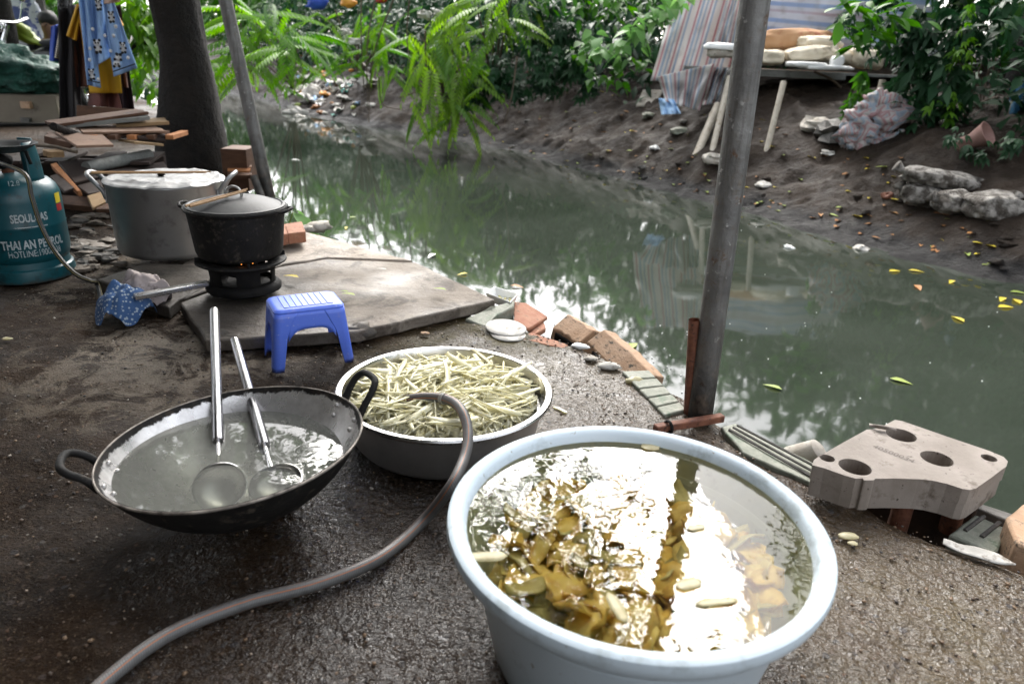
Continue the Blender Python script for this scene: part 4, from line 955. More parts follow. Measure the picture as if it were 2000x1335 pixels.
def hollow_brick(A, B, zA, zB, wid, ht, lab, mat, roll):
    """a moulded gutter brick: a ridge with two sloping faces and a black box for the shaded hollow on the near side"""
    a, e = Vector(gz(*A, zA)), Vector(gz(*B, zB)); d = (e-a).normalized(); s_ = Vector((-d.y, d.x, 0)).normalized(); u_ = d.cross(s_)*-1
    if u_.z < 0: u_ = -u_
    L = (e-a).length; t = thing('brick', lab, 'brick', (a+e)/2, 'tan bricks along the canal edge')
    cs = [(-wid*.55, -ht), (-wid*.52, -ht*.45), (0, 0), (wid*.5, -ht*.35), (wid*.55, -ht)]
    if s_.y < 0: s_ = -s_
    V, n_ = [], 14
    for i in range(n_+1):
        f = i/n_
        for x, z in cs:
            k = .004*vnoise(f*9+x*40, z*50, len(lab)); V.append(a+d*(L*f+ (k if 0 < i < n_ else 0))+s_*(x+k)+u_*(z+k+ roll*f*f))
    m_ = len(cs); b = MB(); b.add(V, [(i*m_+k, i*m_+(k+1) % m_, (i+1)*m_+(k+1) % m_, (i+1)*m_+k) for i in range(n_) for k in range(m_)]+[tuple(range(m_))[::-1], tuple(range(n_*m_, n_*m_+m_))])
    b.build('brick_body', mat, t, bevel=.004)
    b = MB(); b.box(a+d*L*.5+s_*(-wid*.535)+u_*(-ht*.78), (L*.7, .012, ht*.4), m=Matrix((d, s_, u_)).transposed()); b.build('hollow', m_soot, t, bevel=.003)  # black box stands for the shade inside the hollow
hollow_brick((1108, 614), (1160, 645), -.015, -.035, .13, .085, 'left tan brick with a dark underside at the canal edge, beyond the steel basin', m_tan, 0)
hollow_brick((1180, 642), (1280, 722), .02, -.04, .13, .085, 'right tan speckled brick with a long sloping end at the canal edge', m_tan, -.02)
for i, (px, py, s_, m_, lab) in enumerate([(1133, 676, .022, m_white, 'white plaster chip in the hollow between the two tan bricks'), (1192, 715, .026, m_white_dirty, 'white rounded pebble in front of the right tan brick'), (1240, 742, .022, m_slice_pale, 'yellow scrap beside the ribbed stone'), (1155, 700, .018, m_stone, 'small grey chip below the tan bricks')]):
    c = gz(px, py, .004); b = MB(); b.blob(c, (s_*1.3, s_*.8, s_*.45), i*3, .35, nu=12, nv=8); tag(b.build('stone_chip', m_, origin=c), lab, 'stone')
t = thing('ribbed_stone', 'grey ribbed stone slab between the tan brick and the pole foot', 'stone', gz(1280, 770, 0))
for k in range(5):
    u0, u1 = k/5, (k+.9)/5
    L0, L1 = np.array((1215, 724)), np.array((1300, 812)); R0, R1 = np.array((1268, 722)), np.array((1342, 800))
    pts = [L0+(L1-L0)*u0, R0+(R1-R0)*u0, R0+(R1-R0)*u1, L0+(L1-L0)*u1]
    quad('rib', [tuple(q) for q in pts], .008, .05, m_green_stone, '', '', parent=t)
quad('ribbed_plank', [(1408, 832), (1436, 826), (1592, 905), (1590, 945), (1450, 882)], [-.0, -.015, -.015, -.0, .0], .06, m_green_stone, 'dark green ribbed plank along the canal edge behind the pale blue basin', 'plank', bev=.004)
for k in range(3):
    A = np.array((1424+k*8, 838-k*4)); Bq = np.array((1590, 933-k*12)); p0, p1 = gz(*A, .001), gz(*Bq, .001)
    b = MB(); b.tube([p0, p1], .0035, 5); tag(b.build('split_batten', m_dark_stone, origin=p0), ['front', 'middle', 'rear'][k]+' thin dark batten lying along the green ribbed plank', 'batten')
rp0, rp1 = gz(1279, 837, .018), gz(1411, 815, .018)
t = thing('iron_bar', 'short rusty red iron bar with a black wire at the foot of the near post', 'bar', rp0)
d = Vector(rp1-rp0); MB().box(Vector((rp0+rp1)/2), (d.length, .022, .02), rot=(0, 0, math.atan2(d.y, d.x))).build('bar', m_rust, t, bevel=.003)
c = gz(1304, 834, .02); ax = d.normalized(); s_ = Vector((-ax.y, ax.x, 0))
MB().tube([Vector(c)+ax*(.003*k/10)+(s_*math.cos(k*PI/5)+Vector((0, 0, 1))*math.sin(k*PI/5))*.0165 for k in range(21)]+[Vector(c)+s_*-.03-Vector((0, 0, .018))], .003, 6).build('wire', m_soot, t)
c = gz(1580, 888, -.03); Q = Euler((.6, .5, .4)).to_matrix()
tag(MB().lathe([(0, -.05), (.042, -.05), (.044, -.045), (.03, .03), (.022, .035), (0, .035)], c, 28, Q).build('broken_pipe', m_stone, origin=c), 'pale stone pipe stub at the water beside the iron plate', 'stone')
# cast plate
m_rustdark = M('dark_rusty_iron', (.02, .01, .006), (.045, .022, .012), 20, .8, bump=.6, bscale=60)
PZT = .088
def plate_px(pts): return [tuple(gz(1400+x/3.3333, 780+y/3.3333, PZT)[:2]) for x, y in pts]
out = plate_px([(620, 425), (632, 392), (660, 372), (820, 280), (975, 195), (1060, 185), (1132, 145), (1160, 131), (1205, 138), (1500, 240), (1780, 335), (1868, 372), (1895, 402), (1886, 432), (1790, 505), (1690, 575), (1650, 587), (1600, 580), (1500, 547), (1400, 525), (1320, 517), (1150, 512), (1030, 514), (1020, 524), (958, 524), (950, 510), (905, 513), (830, 492), (700, 445)])
def hole(x, y, r_, n_=28):
    c = gz(1400+x/3.3333, 780+y/3.3333, PZT); return [(c[0]+r_*math.cos(-2*PI*k/n_), c[1]+r_*math.sin(-2*PI*k/n_)) for k in range(n_)]
holes = [hole(1200, 230, .034), hole(1432, 383, .034), hole(900, 437, .034), hole(718, 380, .0165), hole(1772, 379, .0165)]
m_plate = M('grey_cast_plate', (.17, .14, .115), (.25, .215, .185), 9, .7, bump=.3, bscale=90, c3=(.10, .075, .055), s3=17, c4=(.05, .036, .026), s4=75, t4=.67)
pcn = np.mean(out, axis=0)
t = thing('cast_plate', 'heavy grey cast metal plate with three round holes at the canal edge', 'metal plate', (pcn[0], pcn[1], 0))
bm_plate(out, holes, .052, PZT).build('upper_plate', m_plate, t, smooth=False, bevel=.006)
inn = [(pcn[0]+(x-pcn[0])*.985, pcn[1]+(y-pcn[1])*.985) for x, y in out]
b = bm_plate(inn, [[(pcn[0]+(x-pcn[0])*.985, pcn[1]+(y-pcn[1])*.985) for x, y in h] for h in holes[:3]], .012, .0515); b.build('lower_plate', m_plate, t, smooth=False, bevel=.004)
c = gz(1400+1432/3.3333, 780+383/3.3333, PZT); MB().lathe([(.0335, .03), (.0335, .056), (.02, .054), (.02, .03)], (c[0], c[1], 0), 28).build('washer', m_stone, t)
cb = gz(1800, 985, -.05); b = MB(); b.box((cb[0]+.03, cb[1]+.075, -.14), (.24, .13, .296), rot=(0, 0, -.45)); b.build('iron_casting', m_rustdark, t, bevel=.01)
V, F = text_mesh('40500034', .034, 0); p0, p1 = gz(1703, 872, PZT+.0008), gz(1783, 903, PZT+.0008); d = Vector(p1-p0); sc_ = d.length/max(v.x for v in V); d.normalize(); s_ = Vector((-d.y, d.x, 0))
MB().add([Vector(p0)+d*v.x*sc_+s_*v.y*sc_*1.1 for v in V], F).build('stamped_number', M('dark_stamp', (.12, .1, .085), None, 5, .8, bump=0), t, smooth=False)
MB().grid(8, 1, lambda u, v: tuple(gz(1698+52*u, 827+8*u+6*v, PZT+.004+.012*math.sin(u*PI)*(1-v)))).build('peeled_edge', m_plate, t, solid=.003)
for (px, py, h_) in ((1765, 985, .09), (1870, 980, .06)):
    c = gz(px, py, -.02); MB().tube([(c[0], c[1], -.1), (c[0], c[1], .015)], .022, 10).build('bolt', m_rust, t)
quad('brick', [(1853, 1043), (1905, 1003), (1965, 1030), (1950, 1075), (1942, 1080)], [-.02]*5, .07, m_green_stone, 'grooved greenish brick at the canal edge below the cast plate', 'brick', bev=.005)
for k in range(2):
    p0, p1 = gz(1885+k*32, 1036+k*12, -.019), gz(1922+k*30, 1008+k*12, -.019); b = MB(); b.tube([p0, p1], .005, 6); tag(b.build('groove_rod', m_dark_stone, origin=p0), ['left', 'right'][k]+' dark rod standing in for a shaded groove of the greenish brick', 'twig')  # dark rods give the brick the shade of its grooves
quad('concrete_block', [(1966, 1008), (2010, 975), (2080, 1010), (2060, 1090), (1985, 1060)], .03, .12, m_tan, 'dark brown concrete block cut by the right edge of the photo', 'block', bev=.006)
quad('concrete_kerb', [(1905, 990), (1915, 982), (1985, 1005), (1985, 1022)], -.06, .2, m_dark_stone, 'black wet kerb piece between the cast plate and the brown block', 'kerb')
c = gz(1910, 1082, .004); b = MB(); Q = Matrix.Rotation(-.55, 3, 'Z')
b.grid(10, 4, lambda u, v: tuple(Q@Vector(((u-.5)*.125, (v-.5)*.034*math.sin(PI*(.08+.9*u))**.6, .004+.006*vnoise(u*4, v*3, 2)))+Vector(c)))
tag(b.build('peel', m_white_dirty, origin=c, solid=.0015), 'white curled peel lying on the wet concrete at the right edge', 'peel')
for (px, py, nm, lab, m_, s_) in ((1658, 1046, 'shoot_scrap', 'small yellow shoot scrap right of the pale blue basin', m_slice_pale, .016), (1666, 1060, 'shoot_scrap', 'tiny white shoot scrap right of the pale blue basin', m_slice_pale, .008), (14, 661, 'shoot_scrap', 'small yellow crumb on the dark floor at the left edge', m_slice_pale, .012), (790, 700, 'shoot_scrap', 'small orange scrap beside the stool', m_tan, .008), (748, 648, 'dry_leaf', 'small dry leaf at the slab edge right of the stool', m_tan, .02), (830, 650, 'dry_leaf', 'pale dry leaf on the mossy concrete', m_tan, .012), (830, 688, 'dry_leaf', 'curled tan leaf behind the steel basin', m_tan, .01)):
    c = gz(px, py, .006); b = MB(); b.blob(c, (s_*1.4, s_*.8, s_*.3), px, .3, nu=9, nv=6); tag(b.build(nm, m_, origin=c), lab, 'scrap')
m_leafy = leafmat('fallen_leaf_yellow', (.42, .33, .03), (.6, .48, .04), .5, .2); m_leafg = leafmat('fallen_leaf_green', (.2, .26, .05), (.34, .4, .1), .5, .2); m_leafb = leafmat('fallen_leaf_brown', (.24, .1, .03), (.36, .18, .06), .6, .1)
def fallen(px, py, p, l, mat, lab, grp=None, yaw=None):
    T = leaf_t(l, l*.42, .3, .1, 4); yw = RNG.uniform(0, 6.28) if yaw is None else yaw
    m_ = np.array(Euler((0.05, 0.05, yw)).to_matrix()); c = np.asarray(p)+np.array([0, 0, .006])
    o = bpy.data.objects.new('fallen_leaf', mesh_of('fallen_leaf', (T[0]-np.array([0, l/2, 0]))@m_.T, T[1], mat)); C.objects.link(o); o.location = Vector(c); tag(o, lab, 'leaf', grp)
for px, py, l, m_, lab in ((568, 541, .075, m_leafy, 'yellow curled leaf on the slab right of the stove'), (680, 576, .06, m_leafg, 'green yellow leaf on the slab above the stool'), (672, 571, .04, m_leafg, 'thin green leaf stalk on the slab behind the stool'), (858, 566, .06, m_leafg, 'pale green leaf strip in the middle of the grey slab'), (745, 527, .05, m_white_dirty, 'grey white scrap at the seam between the slabs')):
    fallen(px, py, gz(px, py, .066), l, m_, lab, yaw=1.2)

# ------------------------------------------------------------------ brick and weed behind the black pot
for px, lab in (([(555, 437), (590, 432), (597, 452), (562, 456)], 'red brown brick with grooves behind the black pot, right piece'), ([(535, 440), (556, 437), (562, 456), (540, 460)], 'red brown brick half hidden by the black pot')):
    quad('brick', px, .115, .05, m_brick, lab, 'brick', 'bricks behind the black pot', bev=.004)
for px, py, s_, lab in ((622, 442, .05, 'small pale stone beyond the red brick, right piece'), (600, 446, .03, 'small grey stone beside the red brick')):
    c = gz(px, py, .01); b = MB(); b.blob(c, (s_*1.3, s_, s_*.6), px, .3, nu=12, nv=8); tag(b.build('stone', m_stone, origin=c), lab, 'stone')
wb = gz(575, 440, 0); hl = leaf_t(.24, .1, .2, .5, 6, 'oval')
pos = [at(572, 415, wb[1]), at(580, 410, wb[1]), at(566, 412, wb[1])]; rr = np.array([np.array(Euler(e).to_matrix()) for e in ((-.5, .2, -2.0), (-.3, .5, -.3), (.2, -.4, 1.2))])
plant('weed', 'young weed with one big pale green leaf behind the red brick', 'plant', wb, hl, np.array(pos), rr, [.9, .45, .4], g_pale, [([wb, np.array(pos[0])+[-.02, 0, -.05], pos[0]], .004, .003)], m_leafg, 3)

# ------------------------------------------------------------------ the pile of boards on the left
def woodmat(name, a, b_, c3): 
    n = NT(name); p = n.co(); q = n.n('Mapping', i_Vector=p, i_Scale=(1.2, 9, 9)).outputs[0]
    c = n.mix(n.ramp(n.noise(5, 6, .65, q, .5), .35, .65), a, b_); c = n.mix(n.ramp(n.noise(9, 5, .7, p), .55, .7, 0, .8), c, c3)
    return n.fin(n.pbsdf(c, .8, 0, n.bump(n.noise(30, 5, .65, q), .4, .004)))
w_brown = woodmat('brown_board', (.07, .03, .014), (.11, .052, .026), (.02, .011, .007)); w_pink = woodmat('pinkish_board', (.19, .11, .07), (.28, .175, .12), (.07, .04, .025))
w_tan = woodmat('tan_board', (.28, .175, .085), (.36, .24, .125), (.13, .07, .03)); w_dark = woodmat('dark_board', (.02, .011, .008), (.04, .023, .017), (.009, .006, .005)); w_grey = woodmat('grey_board', (.15, .155, .145), (.22, .225, .21), (.06, .06, .05)); w_orange = woodmat('orange_board', (.34, .13, .045), (.45, .2, .08), (.16, .06, .02))
def board(c4, th, mat, lab, name='board', cat='board', grp='boards of the scrap wood pile', bev=.003):
    P = [Vector(at(*p)) for p in c4]; nrm = (P[1]-P[0]).cross(P[-1]-P[0]).normalized()
    if nrm.z < 0: nrm = -nrm
    ctr = sum(P, Vector())/len(P); ax = (P[1]-P[0]).normalized(); ay = nrm.cross(ax); Mx = Matrix((ax, ay, nrm)).transposed(); Mi = Mx.transposed()
    b = MB(); n_ = len(P); L = [Mi@(p-ctr) for p in P]
    if (L[1]-L[0]).cross(L[2]-L[1]).z < 0: L.reverse()
    b.add(L+[p-Vector((0, 0, th)) for p in L], [tuple(range(n_)), tuple(range(2*n_-1, n_-1, -1))]+[(i, i+n_, (i+1) % n_+n_, (i+1) % n_) for i in range(n_)])
    o = b.build(name, mat, origin=(0, 0, 0), bevel=bev); o.matrix_world = Matrix.Translation(ctr)@Mx.to_4x4(); return tag(o, lab, cat, grp)
def flat(pA, pB, Y, wid, th, mat, lab, back=(0, 0), rise=0.0, name='board'):
    """a board seen edge on: its front top edge, reaching back by wid"""
    A, Bq = at(*pA, Y if not isinstance(Y, tuple) else Y[0]), at(*pB, Y if not isinstance(Y, tuple) else Y[1]); d = Vector(Bq-A); s_ = Vector((-d.y, d.x, 0)).normalized()*wid+Vector((back[0], back[1], rise))
    P = [Vector(A), Vector(Bq), Vector(Bq)+s_, Vector(A)+s_]; ctr = sum(P, Vector())/4; ax = d.normalized(); nrm = ax.cross(s_).normalized(); ay = nrm.cross(ax); Mx = Matrix((ax, ay, nrm)).transposed(); Mi = Mx.transposed(); L = [Mi@(p-ctr) for p in P]
    b = MB(); Q = []
    for i in range(4):
        for j in range(6): q = L[i].lerp(L[(i+1) % 4], j/6); Q.append(q+(Vector((vnoise(j+i*7, len(lab), 2), vnoise(j*1.3+i, 3, len(lab)), 0))*.008 if j else Vector()))
    n_ = len(Q); b.add(Q+[p-Vector((0, 0, th)) for p in Q], [tuple(range(n_)), tuple(range(2*n_-1, n_-1, -1))]+[(i, i+n_, (i+1) % n_+n_, (i+1) % n_) for i in range(n_)])
    o = b.build(name, mat, origin=(0, 0, 0), bevel=.002); o.matrix_world = Matrix.Translation(ctr)@Mx.to_4x4(); return tag(o, lab, 'board', 'boards of the scrap wood pile')
board([(149, 205, 4.75), (266, 214, 4.75), (270, 232, 4.72), (149, 230, 4.72)], .02, w_brown, 'upright brown panel at the back of the board pile, below the hanging clothes')
flat((106, 243), (290, 218), (4.1, 4.45), .22, .016, w_brown, 'thin brown board slanting on the very top of the board pile')
flat((128, 243), (292, 227), (4.15, 4.4), .2, .022, w_grey, 'grey painted board just under the top brown board')
flat((226, 243), (330, 237), (4.35, 4.5), .25, .02, w_tan, 'light tan plank touching the tree trunk in the board pile')
o = flat((163, 258), (324, 255), (4.05, 4.3), .34, .012, w_pink, 'pinkish wide panel with battens below, in the middle of the board pile')
for k in range(5):
    x = 168+k*38; A = Vector(at(x, 259, 4.05+.062*k)); A.z -= .016; flatb = MB().box(A+Vector((.02, .12, -.008)), (.045, .26, .026), rot=(0, 0, .1)); tag(flatb.build('batten', w_orange if k % 2 == 0 else w_brown, origin=A, bevel=.002), ['first', 'second', 'third', 'fourth', 'fifth'][k]+' batten from the left under the pinkish panel', 'batten', 'battens under the pinkish panel')
flat((163, 268), (324, 264), (4.08, 4.3), .3, .012, w_dark, 'dark lower sheet under the battens of the pinkish panel')
tag(MB().tube([at(104, 247, 3.9), at(150, 264, 4.1)], .022, 10).build('log', m_bark, origin=at(104, 247, 3.9)), 'short round brown log at the left of the board pile', 'log')
flat((86, 265), (139, 280), (3.9, 3.85), .1, .02, w_brown, 'upper of two stacked brown planks at the left of the board pile', (-.12, .1)); flat((86, 271), (138, 287), (3.9, 3.85), .1, .02, w_brown, 'lower of two stacked brown planks at the left of the board pile', (-.12, .1))
board([(149, 284, 3.75), (222, 282, 3.9), (200, 262, 4.1), (108, 257, 4.05)], .014, w_pink, 'broad pinkish board with a yellow leaf on it, at the front of the board pile')
flat((262, 276), (320, 281), (4.1, 4.25), .16, .014, w_tan, 'short tan plank left of the trunk'); tag(MB().tube([at(268, 269, 4.2), at(322, 275, 4.3)], .014, 8).build('round_stick', w_dark, origin=at(268, 269, 4.2)), 'round dark stick above the short tan plank', 'stick')
flat((90, 296), (124, 296), (3.75, 3.8), .1, .03, w_tan, 'small light wood offcut left of the board pile'); tag(MB().tube([at(72, 284, 3.8), at(110, 287, 3.75), at(150, 297, 3.7)], .009, 7).build('round_stick', m_twig, origin=at(72, 284, 3.8)), 'thin grey stick poking out left of the board pile', 'stick')
board([(113, 315, 3.85), (180, 311, 4.0), (192, 345, 3.75), (146, 356, 3.62)], .014, w_dark, 'dark square board leaning on the front of the pile'); board([(98, 320, 3.72), (110, 317, 3.74), (158, 372, 3.5), (150, 374, 3.49)], .03, w_orange, 'narrow orange brown plank leaning beside the dark square board')
board([(97, 343, 3.6), (113, 339, 3.66), (145, 366, 3.5), (126, 374, 3.45)], .014, w_dark, 'small dark board with a pale leaf leaning at the lower left of the pile'); board([(150, 362, 3.62), (195, 350, 3.75), (205, 372, 3.6), (172, 378, 3.5)], .014, w_dark, 'split dark board with ragged front edge above the tan board')
board([(170, 381, 3.5), (212, 370, 3.62), (214, 390, 3.5), (181, 406, 3.4)], .016, w_tan, 'tan board leaning low beside the aluminium pot handle'); board([(115, 380, 3.6), (175, 384, 3.55), (180, 404, 3.45), (122, 398, 3.48)], .03, w_brown, 'brown timber at the bottom of the pile'); board([(190, 398, 3.48), (214, 394, 3.5), (214, 408, 3.42), (186, 408, 3.4)], .02, w_brown, 'small brown offcut on the ground beside the aluminium pot')
tag(MB().tube([at(168, 328, 3.85), at(292, 302, 4.3)], .032, 12).build('log', w_grey, origin=at(168, 328, 3.85)), 'long grey round pole lying under the board pile', 'log')
board([(200, 335, 3.9), (320, 315, 4.35), (330, 332, 4.2), (230, 352, 3.75)], .02, w_dark, 'broad dark board behind the aluminium pot, in front of the trunk')
b = MB(); cpl = Vector(at(215, 330, 4.25)); cpl.z = 0
t = thing('pallet', 'dark wooden crate frame carrying the board pile', 'pallet', cpl)
for k in range(3): MB().box(cpl+Vector((-.12, .15*(k-1), .11)), (.7, .05, .22), rot=(0, 0, .25)).build('pallet_beam', w_dark, t, bevel=.005)
for k in range(4): MB().box(cpl+Vector((-.42+.21*k, (-.42+.21*k)*.25, .232)), (.1, .44, .018), rot=(0, 0, .25)).build('pallet_slat', w_dark, t, bevel=.002)
board([(444, 306, 4.65), (470, 302, 4.75), (492, 322, 4.6), (492, 326, 4.58), (444, 325, 4.55)], .022, w_pink, 'ragged pinkish board right of the trunk', grp=None); board([(444, 328, 4.52), (490, 328, 4.56), (486, 334, 4.53), (444, 334, 4.5)], .02, w_orange, 'orange edged board just under the ragged pinkish board', grp=None); board([(444, 336, 4.5), (492, 337, 4.5), (490, 342, 4.47), (444, 343, 4.46)], .025, w_brown, 'brown board under the orange board right of the trunk', grp=None)
c = at(462, 362, 4.55); b = MB(); b.box((c[0], c[1]+.1, .14), (.16, .2, .26)); tag(b.build('wooden_box', w_brown, origin=(c[0], c[1], 0), bevel=.004), 'small brown wooden box under the boards right of the trunk', 'box')
for (a0, a1, lab) in (((440, 317, 4.9), (488, 303, 5.1), 'upper bare stick reaching over the water right of the trunk'), ((440, 325, 4.85), (487, 321, 5.0), 'lower pale stick reaching over the water right of the trunk')): tag(MB().tube([at(*a0), at(*a1)], .012, 7).build('stick', w_tan, origin=at(*a0)), lab, 'stick')
for i in range(46):
    px, py = RNG.uniform(95, 235), RNG.uniform(415, 525)
    if px < 150-.2*(520-py): px += 60
    c = gz(px, py, .006); s_ = RNG.uniform(.012, .035); b = MB(); b.blob(c, (s_*1.3, s_, s_*.4), i*7.3, .6, nu=7, nv=5, sq=.7)
    tag(b.build('rubble_stone', m_slab if i % 3 else m_dark_stone, origin=c, smooth=False), 'small broken paving stone on the ground between the gas cylinder and the big pot', 'stone', 'rubble between cylinder and pot')

# ------------------------------------------------------------------ clothes line
def cloth(name, lab, outline_fn, mat, Y, cat='clothing', nu=24, nv=30, fold=.03, seed=0):
    """a hanging garment: outline_fn(u,v) gives its place in view, folds give it depth"""
    b = MB()
    def f(u, v):
        px, py = outline_fn(u, v); return tuple(at(px, py, Y+fold*math.sin(u*9+seed+v*1.5)+fold*.6*float(vnoise(u*5, v*3, seed))))
    return b.grid(nu, nv, f)
def quadfn(a, b_, c, d):  # a top-left, b top-right, c bottom-right, d bottom-left
    a, b_, c, d = map(np.array, (a, b_, c, d)); return lambda u, v: (a*(1-u)+b_*u)*(1-v)+(d*(1-u)+c*u)*v
m_yellow = M('yellow_cotton', (.5, .26, .008), (.56, .31, .012), 6, .9, bump=.2, bscale=30)
m_blk = M('black_cotton', (.010, .009, .010), (.018, .015, .017), 6, .95, bump=.2); m_brn = M('rust_cotton', (.075, .025, .013), (.1, .035, .02), 6, .95, bump=.2); m_mar = M('maroon_cotton', (.02, .008, .014), (.03, .012, .02), 6, .95, bump=.2); m_royal = M('royal_blue_cotton', (.015, .05, .3), (.02, .065, .36), 6, .9, bump=.2); m_dust = M('dusty_red_cotton', (.11, .035, .03), (.15, .055, .045), 6, .9, bump=.2); m_peach = M('peach_cotton', (.5, .33, .25), (.56, .38, .3), 6, .9, bump=.1)
def mat_stripe(name, a, b_, fr, ax=1, w_=0.0):
    n = NT(name); uv = n.n('SeparateXYZ', i_Vector=n.attr('uvw', 'Vector')); s_ = n.math('SINE', n.math('MULTIPLY', uv.outputs[ax], fr*6.283)); return n.fin(n.pbsdf(n.mix(n.ramp(s_, w_-.12, w_+.12), a, b_), .9))
m_bw = mat_stripe('striped_cotton', (.015, .014, .014), (.55, .5, .42), 15)
n = NT('grey_knit'); m_knit = n.fin(n.pbsdf(n.mix(n.ramp(n.noise(60, 4), .45, .6), (.02, .02, .02), (.25, .25, .25)), .95))
YC = 5.35
def garment(name, lab, parts, base, cat='clothing', grp='clothes on the line'):
    t = thing(name, lab, cat, base, grp)
    for nm, fn, mat, Y, fold, seed in parts: cloth(nm, '', fn, mat, Y, fold=fold, seed=seed).build(nm, mat, t, solid=.006)
    return t
garment('shirt', 'royal blue short sleeved shirt hanging at the left end of the clothes line', [('shirt_body', quadfn((100, 52), (120, 46), (122, 122), (97, 119)), m_royal, 5.62, .03, 1)], at(110, 85, 5.62))
garment('striped_shirt', 'black and cream striped shirt hanging beside the blue shirt', [('shirt_body', quadfn((116, 55), (122, 56), (126, 120), (107, 114)), m_bw, 5.55, .02, 2)], at(115, 88, 5.55))
garment('knit_sweater', 'grey speckled knit hanging at the top of the clothes line', [('sweater_body', quadfn((112, -60), (142, -60), (142, 12), (113, 24)), m_knit, 5.5, .02, 3)], at(126, 0, 5.5))
garment('trousers', 'long black trousers hanging between the striped shirt and the yellow shirt', [('trouser_leg', quadfn((114, 20), (150, 8), (160, 232), (117, 236)), m_blk, 5.45, .05, 4)], at(130, 120, 5.45))
garment('trousers', 'long dark maroon trousers hanging at the right behind the yellow shirt', [('trouser_leg', quadfn((190, 20), (235, 10), (262, 214), (225, 212)), m_mar, 5.5, .05, 6)], at(240, 150, 5.5))
garment('brown_shirt', 'rust brown shirt hanging behind the yellow shirt', [('shirt_body', quadfn((140, 40), (185, 20), (190, 168), (150, 170)), m_brn, 5.44, .03, 5), ('sleeve', quadfn((222, 60), (240, 100), (250, 172), (234, 168)), m_brn, 5.44, .02, 2)], at(165, 110, 5.44))
garment('skirt', 'dusty red skirt hem hanging below the yellow shirt', [('skirt_body', quadfn((176, 150), (222, 150), (238, 212), (172, 206)), m_dust, 5.42, .05, 7)], at(205, 185, 5.42))
def tee(u, v):
    l = np.interp(v, [0, 1], [150, 176]); r_ = np.interp(v, [0, .25, 1], [212, 222, 239]); yb = np.interp(v, [0, 1], [8, 182]); return np.array((l+(r_-l)*u, yb-4*math.sin(u*PI)*(1-v)))
garment('t_shirt', 'yellow t-shirt hanging behind the pale blue pyjamas', [('shirt_body', tee, m_yellow, YC-.02, .03, 1), ('sleeve', quadfn((150, 9), (158, 12), (149, 80), (130, 70)), m_yellow, YC-.05, .02, 2), ('sleeve', quadfn((214, 8), (222, 14), (241, 50), (232, 56)), m_yellow, YC-.05, .02, 3)], at(190, 95, YC))
m_pj = M('pale_blue_cotton', (.26, .42, .68), (.31, .47, .73), 9, .85, bump=.2, bscale=30)
pj = garment('pyjamas', 'pale blue pyjamas printed with little pandas and hearts, hanging in front', [('pyjama_sleeve', quadfn((152, -20), (172, -20), (197, 172), (171, 166)), m_pj, YC-.12, .02, 4), ('pyjama_body', quadfn((165, -20), (204, -20), (218, 110), (186, 130)), m_pj, YC-.16, .03, 5), ('pyjama_leg', quadfn((198, -20), (217, -10), (268, 133), (222, 150)), m_pj, YC-.2, .025, 6)], at(205, 70, YC-.15))
m_pw, m_pb = M('print_white', (.7, .7, .7), None, 5, .9, bump=0), M('print_black', (.015, .015, .015), None, 5, .9, bump=0)
for px, py, Y, s_, fl in ((189, 84, YC-.225, 1, 1), (178, 140, YC-.165, .8, 1), (239, 88, YC-.255, .8, 1), (228, 125, YC-.26, 1, -1), (216, 28, YC-.255, .8, 1), (191, 4, YC-.225, .8, 1)):
    def dot(nm, dx, dy, rx, ry, m_, k, px=px, py=py, Y=Y, s_=s_, fl=fl):
        c = Vector(at(px+dx*s_, py+dy*s_*fl, Y-.003*k)); q = 1400/Y; b = MB(); n_ = 14
        b.add([c+Vector((rx*s_/q*math.cos(2*PI*i/n_), 0, ry*s_/q*math.sin(2*PI*i/n_))) for i in range(n_)], [tuple(range(n_))]); b.build(nm, m_, pj, solid=.002)
    dot('print_body', 3, 12, 6, 7, m_pw, 1); dot('print_head', 0, 0, 6.5, 5.5, m_pw, 2)
    for dx, dy, r_ in ((-5, -5, 2.6), (5, -5, 2.6), (-2.6, 0, 1.6), (2.6, 0, 1.6), (-4, 9, 2.4), (8, 8, 2.6), (0, 19, 3), (7, 18, 3)): dot('print_patch', dx, dy, r_, r_, m_pb, 3)
for px, py, Y in ((181, 57, YC-.2), (226, 52, YC-.27), (216, 100, YC-.27), (176, 95, YC-.18), (250, 113, YC-.27), (205, 70, YC-.24), (192, 155, YC-.18), (175, 117, YC-.17), (222, 70, YC-.265)):
    c = Vector(at(px, py, Y)); b = MB(); n_ = 12; b.add([c+Vector((.011*math.cos(2*PI*i/n_), 0, .012*math.sin(2*PI*i/n_))) for i in range(n_)], [tuple(range(n_))]); b.build('print_heart', m_pw, pj, solid=.002)
for (x0, y0, x1, y1, Y) in ((221, 140, 264, 125, YC-.245), (172, 157, 195, 162, YC-.16)): MB().tube([at(x0, y0, Y), at((x0+x1)/2, (y0+y1)/2, Y-.02), at(x1, y1, Y)], .004, 5).build('piping', m_pb, pj)
tag(cloth('sleeve', '', quadfn((203, -30), (232, -30), (234, 4), (204, 8)), m_peach, YC-.25, fold=.02).build('peach_shirt', m_peach, origin=at(215, -5, YC-.25), solid=.006), 'peach coloured cuff hanging at the top edge above the pyjamas', 'clothing', 'clothes on the line')
lA, lB = at(60, -75, 5.75), at(300, -75, 5.2)
t = thing('clothes_line', 'rope of the clothes line above the hanging garments', 'rope', lA); MB().tube([lA, (lA+lB)/2-np.array([0, 0, .03]), lB], .006, 6).build('rope', m_twig, t)

